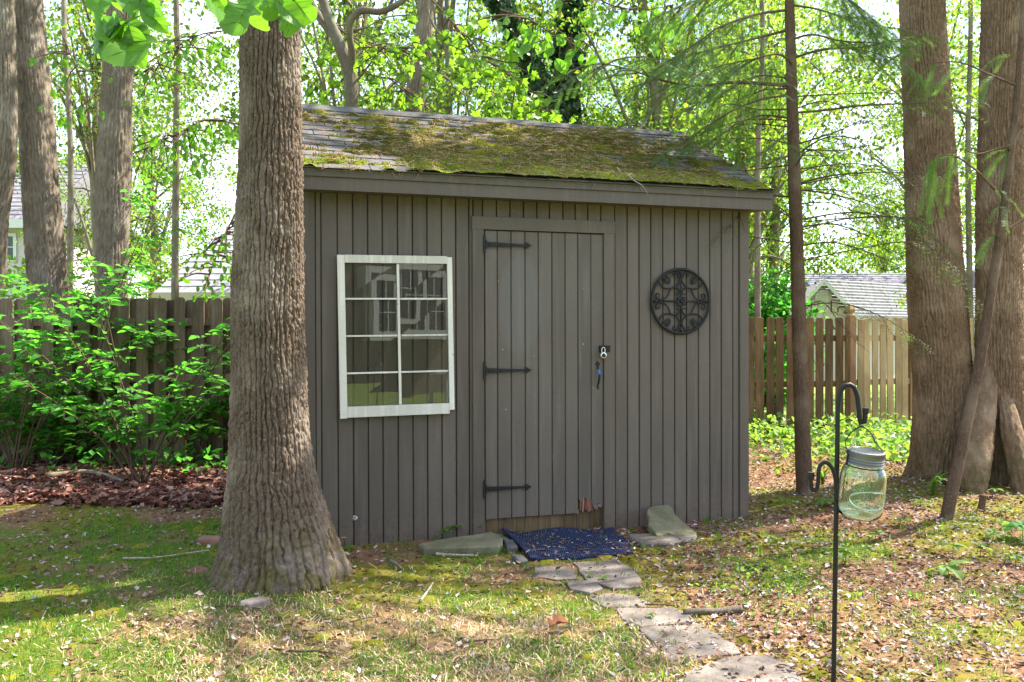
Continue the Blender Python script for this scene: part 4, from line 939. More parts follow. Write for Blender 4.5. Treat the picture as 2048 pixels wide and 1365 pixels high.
tree('tulip_tree', 'thick trunk with pale sunlit buttress roots at the right edge', rowsH, BARK_C, 260, 560, .019, 36, 7.5, 17, [((7.2, 9.8, 9.8), (2.2, 1.9, 1.5), 40, 44, .7), ((6.6, 6.6, 9.0), (1.5, .9, 1.1), 12, 44, .6)], (.30, .3, 4, .2), 3.0, extra=bts, leaf=LEAF)  # out-of-view crown clumps, shifted and thinned to let sun onto the front ground
# left pair beyond the fence and the one at the frame's edge
rows = px_path([(118, 930, 92), (100, 640, 78), (92, 520, 72), (83, 400, 71), (68, 200, 66), (45, 0, 70), (20, -260, 60)], 11.4)
tree('oak_tree', 'thick leaning grey trunk beyond the fence at far left', rows, BARK_B, 120, 300, .022, 22, 4.0, 23, [((-4.2, 12.0, 9.0), (2.6, 2.0, 1.6), 40, 42, .8)], None, 2.5, leaf=LEAF)
rows = px_path([(226, 930, 66), (224, 640, 58), (223, 520, 60), (226, 400, 66), (229, 300, 65), (234, 200, 58), (240, 80, 56), (246, -20, 54), (252, -260, 48)], 11.2)
tree('oak_tree', 'knobby grey trunk beyond the fence topped by big hanging leaves', rows, BARK_B, 120, 300, .022, 22, 4.0, 29, [((-2.4, 12.5, 9.0), (2.4, 1.8, 1.5), 38, 42, .8)], None, 2.5, leaf=LEAF)
rows = px_path([(-40, 930, 70), (-22, 560, 60), (-8, 430, 46), (6, 330, 46), (10, 200, 44), (6, 60, 46), (0, -260, 42)], 10.9)
tree('oak_tree', 'grey trunk cut off by the left edge of view', rows, BARK_B, 110, 280, .020, 22, 4.0, 31, None, None, 2.0, leaf=LEAF)
# forked tree behind the shed
YC = 10.6
rows = px_path([(700, 900, 34), (702, 500, 30), (702, 240, 27), (703, 170, 26), (697, 130, 30), (682, 95, 26), (662, 50, 20), (645, 0, 18), (630, -90, 14)], YC)
def fork(g):
    for rr_, nn in ((px_path([(697, 140, 22), (704, 105, 15), (699, 72, 13), (703, 40, 14), (722, 22, 14), (760, 24, 13), (790, 12, 12), (815, -6, 11), (840, -40, 9)], YC, YC - .6), 40), (px_path([(672, 78, 16), (645, 45, 15), (622, 5, 15), (600, -50, 12)], YC, YC + .3), 24), (px_path([(712, 165, 5), (735, 135, 4), (772, 92, 3.5), (810, 95, 2.5), (850, 78, 2)], YC), 20), (px_path([(706, 62, 8), (725, 58, 4), (770, 36, 3), (830, 30, 2.5)], YC), 14)):
        S = spline(rr_, nn); g.tube(S[:, :3], S[:, 3], 12, cap=False)
tree('maple_tree', 'forked mossy brown tree with one arching limb rising behind the roof', rows, BARK_E, 36, 160, .005, 26, 5, 37, None, None, 1.2, extra=fork, leaf=LEAF)
rows = px_path([(815, 900, 56), (820, 500, 48), (826, 225, 38), (834, 180, 41), (838, 130, 42), (846, 80, 37), (852, 0, 35), (860, -200, 30)], 12.2)
def vine(g):
    for pts in ([(862, -20), (856, 20), (866, 50), (874, 62), (890, 75), (903, 100), (906, 118)], [(868, 70), (858, 95), (862, 120), (868, 150)], [(862, 148), (890, 155), (915, 180), (930, 192)]):
        P = [at(x, y, 11.95) for x, y in pts]; S = spline(P, 18); g.tube(S, np.linspace(.022, .010, 18), 6, cap=False)
tree('oak_tree', 'leaning grey trunk with a thin vine behind the roof', rows, BARK_B, 90, 260, .018, 24, 4, 41, [((.6, 13.4, 8.6), (2.4, 1.6, 1.3), 34, 42, .75)], None, 2.5, extra=vine, leaf=LEAF)
# ivy clad stems
def ivy_tree(label, rows, seed):
    base = np.array([*rows[0][:2], 0.0]); t = thing('ivy_clad_tree', label, 'tree', tuple(base))
    obj('trunk', trunk_geo(rows, 20, 90, .008, 20, 4, seed), BARK_E, t, smooth=True)
    S = spline(rows, 900); r_ = np.random.default_rng(seed); k = r_.integers(0, 900, 5200); a = r_.uniform(0, 2 * math.pi, 5200)
    rad = S[k, 3] * r_.uniform(1.0, 2.1, 5200); P = S[k, :3] + np.stack([np.cos(a), np.sin(a), 0 * a], 1) * rad[:, None] + r_.normal(0, .05, (5200, 3))
    g = Geo(); V, F_, c = leaf_quads(P, r_.uniform(.09, .17, 5200), .9, r_, (.6, 1.3), 1.15); g.add(V, F_, c); tag(obj('ivy', g, LEAF_IVY, t), kind='stuff')
ivy_tree('ivy smothered trunk slanting above the roof ridge', px_path([(1150, 900, 34), (1120, 400, 30), (1095, 225, 26), (1070, 150, 24), (1045, 90, 22), (1010, 30, 20), (985, -40, 18)], 15.5), 43)
ivy_tree('upright ivy covered trunk behind the middle of the roof', px_path([(1128, 900, 36), (1130, 400, 32), (1131, 240, 30), (1132, 160, 28), (1138, 80, 24), (1145, 0, 22), (1150, -80, 20)], 16.0), 47)
# slim trunks among the background
for (px, w, Y, lb) in ((1515, 13, 14.0, 'slim pale grey trunk between the shed and the conifer'), (905, 14, 19, 'thin dark stem behind the roof right of the leaning trunk'), (1280, 13, 22, 'thin dark trunk in the haze of leaves above the roof'), (350, 15, 19, 'slender dark trunk left of the foreground trunk'), (1940, 12, 17, 'slender trunk seen between the two big right trunks'), (140, 13, 17, 'slender trunk between the two leaning left trunks')):
    rows = px_path([(px + 3, 900, w * 1.2), (px, 600, w), (px - 3 + random.uniform(-8, 8), 300, w * .85), (px + random.uniform(-14, 14), 0, w * .7), (px + random.uniform(-25, 25), -200, w * .5)], Y)
    rows[0, 2] = -.05
    tree('slender_tree', lb, rows, BARK_B, 14, 70, .004, 20, 4, int(px), [((rows[-1][0], Y, 7.2), (1.6, 1.4, 1.6), 14, 40, .7)], None, 1.0, leaf=LEAF_FAR)
# leaning stem at right
rows = px_path([(1886, 1064, 46), (1891, 1046, 40), (1902, 990, 37), (1918, 920, 35), (1932, 850, 34), (1950, 770, 33), (1966, 690, 31), (1980, 600, 28), (1996, 500, 26), (2010, 400, 24), (2022, 300, 21), (2034, 190, 19), (2044, 60, 17), (2052, -60, 15)], 6.45, 6.55)
rows[:, 3] *= .66
def lean_br(g):
    for pts in ([(2026, 290, 7), (1990, 300, 4), (1955, 308, 3), (1930, 300, 2)], [(2000, 470, 7), (2030, 450, 4), (2060, 430, 3)], [(2018, 300, 7), (2040, 265, 5), (2060, 250, 3)], [(1990, 380, 6), (1945, 335, 4), (1900, 310, 3), (1860, 318, 2)], [(2030, 170, 6), (1980, 150, 4), (1920, 125, 3), (1850, 128, 2)]):
        S = spline(px_path(pts, 6.5, 6.5), 12); g.tube(S[:, :3], S[:, 3], 6, cap=False)
lt = tree('leaning_sapling', 'slim brown stem leaning across the big right trunks', rows, BARK_D, 40, 300, .0035, 40, 9, 53, None, None, 1.0, extra=lean_br)
# cut sapling stub
P0 = gpt(1964, 1031); stb = thing('sapling_stub', 'short sawn sapling stub in the litter right of the leaning stem', 'stump', tuple(P0))
g = trunk_geo(np.array([[P0[0] - .01, P0[1], P0[2] - .02, .036], [P0[0] + .0, P0[1], P0[2] + .05, .026], [P0[0] + .01, P0[1], P0[2] + .125, .026]]), 20, 24, .002, 40, 9, 3); obj('stub', g, BARK_D, stb, smooth=True)

# ------------------------------------------------------------------ conifer with feathery sprays
YF = 7.43
rowsF = px_path([(1609, 1014, 46), (1609, 995, 36), (1607, 930, 32), (1603, 800, 30), (1598, 650, 28), (1593, 480, 26), (1588, 330, 24), (1584, 180, 21), (1580, 40, 19), (1578, -100, 17), (1575, -300, 13)], YF)
con = thing('conifer', 'slender young conifer with wiry drooping branches right of the shed', 'tree', (rowsF[0][0], YF, gz(rowsF[0][0], YF)))
obj('trunk', trunk_geo(rowsF, 60, 420, .0035, 40, 8, 61, None, 1.0), BARK_D, con, smooth=True)
NG = {'g': Geo(), 'n': 0}
def needles(g, P, r_, dens=1.0, L=.022, col=1.0):
    """flat comb of needles on both sides of a twig"""
    seg = np.linalg.norm(np.diff(P, axis=0), axis=1).sum(); n = max(4, int(seg / .0048 * dens)); S = spline(P, n); T = np.gradient(S, axis=0); T /= np.linalg.norm(T, axis=1, keepdims=True) + 1e-9
    up = np.array([0, 0, 1.0]) + r_.normal(0, .25, 3); sd = np.cross(T, up); sd /= np.linalg.norm(sd, axis=1, keepdims=True) + 1e-9; nn = np.cross(sd, T)
    for s in (-1, 1):
        d = sd * s * .9 + T * .55 + nn * r_.normal(.05, .18, (n, 1)); l = L * r_.uniform(.7, 1.15, (n, 1)); w = T * .0016
        V = np.stack([S - w, S + w, S + d * l + w * .4, S + d * l - w * .4], 1); c = np.clip(col * r_.uniform(.75, 1.3, (n, 1)) * np.array([[1, 1, .9]]), 0, 2)
        g.add(V.reshape(-1, 3), np.arange(n * 4).reshape(-1, 4), np.repeat(c, 4, 0))
def branch(parent, pts, r0, twigs, tl, dens, seed, ng, drop=.25, bare=.25):
    """a conifer branch (tube with side twigs) and its needles"""
    r_ = np.random.default_rng(seed); S = spline(np.asarray(pts), 26); g = Geo(); g.tube(S, np.linspace(r0, r0 * .2, 26), 6, cap=False)
    T = np.gradient(S, axis=0); T /= np.linalg.norm(T, axis=1, keepdims=True)
    for k in range(twigs):
        i = int(26 * (bare + (1 - bare) * (k + r_.random()) / twigs)); i = min(i, 25); s = -1 if k % 2 else 1
        sd = np.cross(T[i], [0, 0, 1]); sd /= np.linalg.norm(sd) + 1e-9
        d = T[i] * r_.uniform(.5, .95) + sd * s * r_.uniform(.45, .9) + np.array([0, 0, -drop * r_.uniform(.2, 1.3)]); d /= np.linalg.norm(d); l = tl * r_.uniform(.5, 1.2) * (1.1 - .5 * i / 26)
        Q = np.array([S[i], S[i] + d * l * .5 + np.array([0, 0, .02 * l]), S[i] + d * l + np.array([0, 0, -.16 * l])]); g.tube(spline(Q, 6), np.linspace(r0 * .28 + .0008, .0008, 6), 4, cap=False)
        if dens > 0:
            if r_.random() < .93: needles(ng, Q, r_, dens)
            for m in range(5):
                f = .2 + .16 * m; p = spline(Q, 11)[int(f * 10)]; e = np.cross(d, [0, 0, 1]); e /= np.linalg.norm(e) + 1e-9
                dd = d * .7 + e * (1 if m % 2 else -1) * .75 + np.array([0, 0, -.12]); q2 = np.array([p, p + dd * l * .2, p + dd * l * .42 + np.array([0, 0, -.02])])
                needles(ng, q2, r_, dens)
    if dens > 0: needles(ng, S[int(26 * (bare + .2)):], r_, dens)
    obj('branch', g, BARK_D if r0 > .008 else TWIG, parent, smooth=True)
def cb(pts, y1, r0, twigs, tl, dens, seed, ng, drop=.25, bare=.25):
    n = len(pts); branch(con, [at(x, y, YF + (y1 - YF) * k / (n - 1)) for k, (x, y) in enumerate(pts)], r0, twigs, tl, dens, seed, ng, drop, bare)
ng = NG['g']
cb([(1580, 172), (1530, 168), (1470, 165), (1390, 172), (1320, 160), (1260, 140), (1200, 128), (1160, 135)], 6.9, .017, 20, .62, 1.0, 1, ng, .5)
cb([(1582, 190), (1520, 200), (1465, 222), (1400, 262), (1340, 300), (1290, 330)], 6.8, .010, 14, .45, .9, 2, ng, .4)
cb([(1588, 238), (1520, 232), (1470, 250), (1420, 285), (1370, 315)], 7.9, .009, 12, .42, .8, 3, ng, .4)
cb([(1578, 60), (1500, 80), (1420, 100), (1340, 120), (1280, 115)], 7.9, .012, 18, .55, 1.0, 4, ng, .5)
cb([(1578, 20), (1510, 30), (1430, 60), (1380, 100), (1330, 125)], 6.7, .012, 18, .55, 1.0, 5, ng, .5)
cb([(1576, -30), (1500, -20), (1400, 0), (1300, 40)], 7.6, .012, 18, .6, 1.0, 6, ng, .5)
cb([(1576, -60), (1640, -40), (1700, 0), (1760, 50)], 7.0, .012, 18, .55, 1.0, 7, ng, .5)
cb([(1580, 10), (1640, 20), (1700, 40), (1770, 55)], 7.9, .010, 16, .5, 1.0, 8, ng, .45)
cb([(1582, 80), (1620, 70), (1680, 82), (1740, 86), (1810, 82)], 7.0, .010, 14, .4, .7, 9, ng, .3)
cb([(1584, 118), (1640, 100), (1720, 95), (1790, 80), (1850, 70)], 7.7, .010, 12, .4, .5, 10, ng, .3)
cb([(1590, 226), (1640, 222), (1720, 212), (1800, 208), (1870, 203), (1940, 192)], 7.2, .011, 12, .42, .35, 11, ng, .4)
cb([(1590, 290), (1640, 275), (1700, 252), (1745, 226)], 7.0, .008, 9, .35, .3, 12, ng, .3)
cb([(1596, 368), (1650, 354), (1720, 346), (1810, 346), (1890, 350)], 7.1, .009, 10, .35, .15, 13, ng, .4)
cb([(1598, 380), (1660, 388), (1740, 410), (1820, 445)], 7.8, .008, 10, .35, .1, 14, ng, .4)
cb([(1600, 455), (1660, 448), (1730, 470), (1820, 525)], 7.7, .008, 10, .35, .08, 15, ng, .3)
cb([(1601, 492), (1660, 485), (1740, 506), (1825, 545)], 7.0, .007, 10, .3, .0, 16, ng, .3)
cb([(1595, 330), (1540, 335), (1470, 345), (1400, 350)], 8.3, .008, 9, .3, .3, 17, ng, .4)
cb([(1598, 430), (1560, 460), (1520, 490), (1500, 505)], 7.9, .007, 8, .28, .25, 18, ng, .3)
cb([(1602, 520), (1570, 540), (1530, 560), (1505, 585)], 7.8, .006, 6, .22, .1, 19, ng, .3)
cb([(1590, 250), (1560, 280), (1520, 310), (1490, 320)], 6.6, .007, 9, .3, .8, 20, ng, .3)
cb([(1586, 130), (1560, 110), (1500, 120), (1450, 130), (1380, 150)], 6.3, .010, 16, .5, 1.0, 21, ng, .5)
r_ = np.random.default_rng(78)
for k in range(20):                       # bare lower branches
    z = r_.uniform(1.5, 3.6); a = r_.uniform(-.9, .9) + (math.pi if k % 3 == 0 else 0); L = r_.uniform(.7, 1.5); x0 = np.interp(z, rowsF[:, 2], rowsF[:, 0]); p0 = np.array([x0, YF, z]); d = np.array([math.cos(a), math.sin(a), 0])
    branch(con, [p0, p0 + d * L * .35 + [0, 0, r_.uniform(-.02, .14)], p0 + d * L * .7 + [0, 0, r_.uniform(-.1, .1)], p0 + d * L + [0, 0, r_.uniform(-.4, .0)]], .006, 11, .34, .04 if k % 2 else 0, 400 + k, ng, .5, .2)
r_ = np.random.default_rng(77)
for k in range(14):
    z = r_.uniform(2.0, 6.5); a = r_.uniform(0, 2 * math.pi); L = r_.uniform(.7, 1.6); x0 = np.interp(z, rowsF[:, 2], rowsF[:, 0]); p0 = np.array([x0, YF, z]); d = np.array([math.cos(a), math.sin(a), 0])
    branch(con, [p0, p0 + d * L * .4 + [0, 0, .08], p0 + d * L * .75, p0 + d * L + [0, 0, -.18]], .008, 12, .4, .9 if z > 3.2 else .25, 200 + k, ng, .4)
o = obj('needle_foliage', ng, NEEDLE, con); tag(o, kind='stuff')
g2 = Geo()                                   # sprays carried by the leaning stem
for k, (x, y, x2, y2) in enumerate(((2018, 300, 1990, 340), (1950, 308, 1905, 340), (1900, 311, 1868, 350), (2005, 410, 1990, 450), (1990, 470, 1965, 520), (1870, 318, 1850, 420), (1862, 330, 1862, 440), (2020, 110, 1975, 150), (1985, 150, 1960, 190), (1930, 128, 1880, 170), (1870, 128, 1835, 185), (1905, 308, 1890, 392), (1995, 380, 2030, 420))):
    for m in range(4):
        r_ = np.random.default_rng(900 + k * 7 + m); P = at(x, y, 6.5); Q = at(x2 + r_.uniform(-26, 26), y2 + r_.uniform(-18, 22), 6.5 + r_.uniform(-.3, .3)); needles(g2, np.array([P, (P + Q) / 2 + [0, 0, .03], Q]), r_, .8, .026)
o = obj('needle_foliage', g2, NEEDLE, lt); tag(o, kind='stuff')

# ------------------------------------------------------------------ woods beyond the fences
def bg_tree(seed, h, cz, rad, nc, per, size, sp):
    r_ = np.random.default_rng(seed); t = bpy.data.objects.new('deciduous_tree', None); COL.objects.link(t); WM[t.name] = np.eye(4)
    rows = np.array([[0, 0, -.1, .16], [.03, 0, 1.2, .13], [r_.normal(0, .15), r_.normal(0, .1), h * .45, .10], [r_.normal(0, .25), r_.normal(0, .2), h * .8, .05]])
    g = trunk_geo(rows, 12, 40, .006, 16, 4, seed); pts = crown_pts((0, 0, cz), rad, nc, seed)
    for q in pts[::max(1, nc // 22)]:
        k = r_.uniform(.25, .9); b = np.array([np.interp(k * h * .8, rows[:, 2], rows[:, i]) for i in range(3)]); m = (b + q) / 2 + [0, 0, .25]
        g.tube(spline([b, m, q], 7), np.linspace(.045, .008, 7), 4, cap=False)
    obj('trunk', g, BARK_B, t, smooth=True)
    cg = Geo(); cg.add(*leaf_cloud(pts, per, sp, size, .5, seed + 1)); o = obj('crown', cg, LEAF_FAR, t); tag(o, kind='stuff'); return t
protos = [bg_tree(101, 9, 6.2, (2.6, 2.4, 3.6), 70, 100, .105, .54), bg_tree(103, 11, 7.5, (3.0, 2.6, 4.6), 85, 100, .115, .58), bg_tree(107, 7, 4.6, (2.3, 2.0, 3.0), 60, 100, .10, .50), bg_tree(109, 10, 6.0, (2.2, 2.2, 4.6), 75, 100, .105, .50)]
spots = {'l': [(-9.4, 20), (-3.3, 17.2), (-11.6, 25.5), (-12.8, 31), (-6.4, 34), (-1.6, 22)],
         'm': [(-.6, 17.0), (1.2, 19.5), (2.6, 16.5), (.2, 24), (3.8, 21.5), (5.6, 19.0), (2.0, 28), (6.4, 26)],
         'r': [(4.7, 18.0), (9.6, 20.0), (12.8, 19.0), (6.3, 23.0), (15.8, 23), (10.2, 39), (17.5, 41), (22, 36), (10.3, 16.2)]}
GL = {'l': ('broadleaf tree with fresh green leaves in the woods beyond the left fence', 'woodland trees beyond the left fence'),
      'm': ('broadleaf tree with fresh green leaves in the woods behind the shed', 'woodland trees behind the shed'),
      'r': ('broadleaf tree with fresh green leaves in the woods beyond the right fence', 'woodland trees beyond the right fence')}
ii = 0
for key, pts in spots.items():
    for (x, y) in pts:
        o = protos[ii] if ii < 4 else copy_tree(protos[ii % 4]); ii += 1
        o.location = (x, y, 0); o.rotation_euler = (0, 0, random.uniform(0, 6.28)); s = random.uniform(.9, 1.2); o.scale = (s, s, s * random.uniform(.95, 1.2))
        tag(o, GL[key][0], 'tree', GL[key][1])
# far-off wood: one mass
r_ = np.random.default_rng(500); N = 1450
yy = r_.uniform(36, 62, N); xx = r_.uniform(-1, 1, N) * yy * .75; zz_ = r_.random(N) ** 1.5 * 20 + .4
g = Geo(); g.add(*leaf_cloud(np.stack([xx, yy, zz_], 1), 110, 1.35, .23, .5, 501))
tag(obj('distant_woods', g, LEAF_FAR), 'hazy mass of bright distant woods filling the background', 'woods', kind='stuff')
# understorey shrubs beyond the fences
def bg_bush(seed, rad, nc, size, mat):
    t = bpy.data.objects.new('garden_bush', None); COL.objects.link(t); WM[t.name] = np.eye(4); pts = crown_pts((0, 0, rad[2] * .85), rad, nc, seed)
    g = Geo(); r2 = np.random.default_rng(seed)
    for q in pts[::4]: g.tube(spline([(r2.normal(0, .1), r2.normal(0, .1), -.05), q * .5 + [0, 0, .2], q], 7), np.linspace(.02, .005, 7), 4, cap=False)
    obj('stems', g, TWIG, t); cg = Geo(); cg.add(*leaf_cloud(pts, 60, .45, size, .5, seed)); o = obj('foliage', cg, mat, t); tag(o, kind='stuff'); return t
bp_ = [bg_bush(301, (1.3, 1.0, 1.0), 46, .10, LEAF_FAR), bg_bush(303, (1.1, 1.0, 1.6), 52, .10, LEAF)]
bs = [(-10.5, 13.2, 0), (-7.9, 14.2, 1), (-5.6, 13.0, 0), (-3.0, 14.0, 1), (-.6, 13.6, 0), (-13, 17, 1), (-9, 20, 0), (17.5, 21, 1), (14.3, 17, 0), (20, 25, 1), (-17, 24, 0)]
for k, (x, y, m) in enumerate(bs):
    o = bp_[m] if [b_[2] for b_ in bs].index(m) == k else copy_tree(bp_[m]); o.location = (x, y, 0); o.rotation_euler = (0, 0, random.uniform(0, 6)); s = random.uniform(.9, 1.35); o.scale = (s, s, s)
    tag(o, 'leafy bush in the neighbouring gardens beyond the fence', 'bush', 'bushes beyond the fences')
o = bg_bush(305, (.72, .8, 1.45), 56, .15, LEAF_BUSH); P = at(1548, 600, 15.2); o.location = (P[0] - .1, 15.2, 0); o.scale = (1, 1, .95); tag(o, 'glossy dark green bush behind the picket fence beside the shed', 'bush')

# ------------------------------------------------------------------ maple sprays and big overhanging leaves
def lobed(kind):
    if kind == 'maple': q = [(0, 0), (.12, .02), (.38, -.04), (.30, .12), (.50, .30), (.36, .34), (.40, .56), (.24, .50), (.16, .74), (.08, .78), (0, 1.0)]
    elif kind == 'oak': q = [(0, 0), (.08, .08), (.26, .16), (.30, .26), (.16, .34), (.36, .48), (.44, .62), (.28, .68), (.34, .86), (.18, .98), (0, 1.0)]
    else: q = [(0, 0), (.14, .10), (.26, .28), (.30, .46), (.26, .66), (.15, .86), (0, 1.0)]
    return np.array(q)
def leaf_mesh(name, kind, L, mat, cup=.12, curl=.15, seed=0, smooth_=False):
    """midrib plus two curved halves"""
    q = lobed(kind); q = spline(q, len(q) * 2) if smooth_ else q; q[:, 0] = np.maximum(q[:, 0], 0); n = len(q); g = Geo(); f = lambda x, y: (x * L, y * L, (cup * abs(x) * 1.4 - curl * y * y + .09 * math.sin(11 * y + seed + 4 * x) * abs(x) * 2) * L)
    mid = [f(0, y) for y in q[:, 1]]
    for s in (1, -1):
        V = mid + [f(s * x * .55, y) for x, y in q] + [f(s * x, y) for x, y in q]; Fq = []
        for i in range(n - 1):
            for r in (0, 1):
                a, b_, c_, d = r*n + i, r*n + i + 1, (r+1)*n + i + 1, (r+1)*n + i; Fq.append([a, d, c_, b_] if s > 0 else [a, b_, c_, d])
        g.add(V, Fq, (1, 1, 1))
    if smooth_:
        for y in (.12, .27, .42, .57, .72):
            wmax = float(np.interp(min(1, y + .14), q[:, 1], q[:, 0])) * .82
            for s in (1, -1): g.tube([np.array(f(s * wmax * k_, y + .16 * k_)) + [0, 0, .0006] for k_ in (0, .5, 1)], [L * .006, L * .0045, L * .002], 4, (1.3, 1.3, 1.1), cap=False)
    g.tube([f(0, -.28 if kind != 'simple' else -.12), f(0, 0), f(0, .6)], [L * .012, L * .012, L * .006], 4, (.9, 1.1, .6))
    me = g.mesh(name, True); me.materials.append(mat); return me
def leafy_branch(name, label, stem, leaves, mat, group=None, r0=.006):
    base = np.asarray(stem[0][0]); t = thing(name, label, 'branch', tuple(base), 0, group); g = Geo()
    for st in stem: S = spline(np.array(st), 14); g.tube(S, np.linspace(r0, r0 * .35, 14), 6, cap=False)
    obj('stem', g, TWIG, t, smooth=True)
    for (P, me, d, nr, s) in leaves:
        d = np.array(d, float); d /= np.linalg.norm(d); nr = np.array(nr, float); nr -= d * (nr @ d); nr /= np.linalg.norm(nr); x = np.cross(d, nr)
        Mx = Matrix(((x[0], d[0], nr[0]), (x[1], d[1], nr[1]), (x[2], d[2], nr[2]))); piece('leaf', me, t, tuple(np.asarray(P) - base), Mx.to_euler(), (s, s, s))
    return t
OAK = [leaf_mesh('leaf', 'oak', .19, LEAF_BIG, .2, .25, k, True) for k in range(2)]; SIM = [leaf_mesh('leaf', 'simple', .20, LEAF_BIG, .22, .3, k, True) for k in range(2)]
MAP = [leaf_mesh('leaf', 'maple', .15, LEAF, .18, .25, k) for k in range(3)]
YB = 3.0
def L_(px, py, tx, ty, kind, L=None, Y=YB):
    """leaf from its stalk at (px,py) pointing toward (tx,ty)"""
    r = random.random; P = at(px, py, Y + (r() - .5) * .2); Q = at(tx, ty, Y + (r() - .5) * .25); d = Q - P; return (P, random.choice(kind), d, (random.uniform(-.4, .4), -1, random.uniform(-.1, .8)), np.linalg.norm(d) / (.19 if kind is OAK else .20))
lv = [L_(225, -25, 178, 28, SIM), L_(230, -20, 232, 26, OAK), L_(240, -30, 268, 22, SIM), L_(252, 45, 165, 92, OAK), L_(250, 48, 170, 70, SIM), L_(252, 50, 176, 108, SIM), L_(255, 45, 205, 108, OAK), L_(252, 50, 262, 132, SIM), L_(258, 52, 282, 130, SIM), L_(256, 46, 292, 78, SIM), L_(258, 50, 246, 100, OAK), L_(280, -20, 302, 18, SIM), L_(283, 8, 330, 60, SIM), L_(248, 40, 215, 48, OAK), L_(215, -30, 190, 10, OAK), L_(250, 46, 228, 76, OAK)]
leafy_branch('overhanging_branch', 'drooping spray of big lobed green leaves against the knobby left trunk', [[at(262, -90, YB), at(258, -20, YB), at(252, 48, YB)], [at(262, -90, YB), at(275, -30, YB), at(283, 8, YB)]], lv, LEAF_BIG, r0=.005)
YB = 2.7
lv = [L_(528, -18, 512, 60, OAK), L_(515, -10, 455, 48, OAK), L_(528, -20, 548, 38, OAK), L_(556, 6, 596, 70, OAK), L_(552, 2, 612, 48, SIM), L_(575, -20, 620, 40, OAK), L_(570, -26, 596, 20, SIM), L_(410, -30, 424, 40, SIM), L_(425, -20, 446, 12, OAK), L_(556, 2, 572, 30, SIM)]
leafy_branch('overhanging_branch', 'broad lobed leaves hanging at the top of the foreground trunk', [[at(520, -120, YB), at(525, -60, YB), at(528, -18, YB)], [at(520, -120, YB), at(545, -40, YB), at(560, 6, YB)], [at(520, -120, YB), at(450, -60, YB), at(412, -30, YB)]], lv, LEAF_BIG, r0=.005)
def spray(label, path, Y, n, size, seed, meshes=MAP, spread=34, name='maple_branch', Yv=.5):
    r_ = np.random.default_rng(seed); P = [at(x, y, Y) for x, y in path]; S = spline(P, 40); lv = []
    stems = [P]
    for k in range(n):
        i = int(r_.uniform(6, 40)); i = min(i, 39); x, y = project(S[i]); q = at(x + r_.normal(0, spread), y + abs(r_.normal(4, spread * .75)), Y + r_.normal(0, Yv))
        if k % 3 == 0: stems.append([S[i], (S[i] + q) / 2 + np.array([0, 0, .03]), q])
        d = np.array([r_.normal(0, .6), r_.normal(0, .4), -.8 + r_.normal(0, .35)]); lv.append((q, meshes[k % len(meshes)], d, (r_.normal(0, .5), -.7, .6 + r_.normal(0, .4)), size * r_.uniform(.7, 1.25)))
    return leafy_branch(name, label, stems, lv, LEAF, r0=.011)
spray('sunlit maple spray drooping above the middle of the roof', [(835, -30), (900, 40), (960, 110), (1030, 160), (1075, 190)], 10.0, 64, 1.15, 1, spread=46)
spray('lime maple leaves low over the roof ridge', [(940, 150), (985, 190), (1050, 215), (1110, 225)], 10.8, 40, 1.1, 2, spread=28)
spray('small leaved twig hanging above the ivy trunks', [(1000, 20), (1060, 40), (1110, 70), (1160, 80)], 9.5, 40, .8, 3, SIM, 36)
spray('thin twig of hanging leaves at the top middle', [(1160, -30), (1220, 10), (1290, 20), (1350, 10)], 9.5, 34, .75, 4, SIM, 34)
spray('maple foliage round the forked tree', [(640, 20), (680, 60), (740, 90), (800, 100), (850, 90)], 10.9, 70, .95, 5, spread=60)
spray('maple foliage between the fork and the leaning trunk', [(700, 120), (740, 150), (790, 160), (820, 190)], 11.2, 56, .9, 6, spread=48)
spray('leafy bough left of the foreground trunk', [(480, 250), (420, 240), (350, 270), (290, 300)], 12.0, 110, .62, 7, SIM, 58)
spray('leafy bough hanging low over the neighbour roof', [(475, 420), (450, 470), (430, 520), (415, 560)], 9.3, 90, .40, 8, SIM, 34)
spray('upper leafy bough between left trunk and foreground trunk', [(470, 60), (400, 70), (330, 110), (290, 150)], 12.5, 100, .62, 9, SIM, 64)
spray('thin drooping twig between the two left trunks', [(120, 60), (150, 130), (175, 190), (190, 220)], 10.5, 30, .5, 10, SIM, 28)

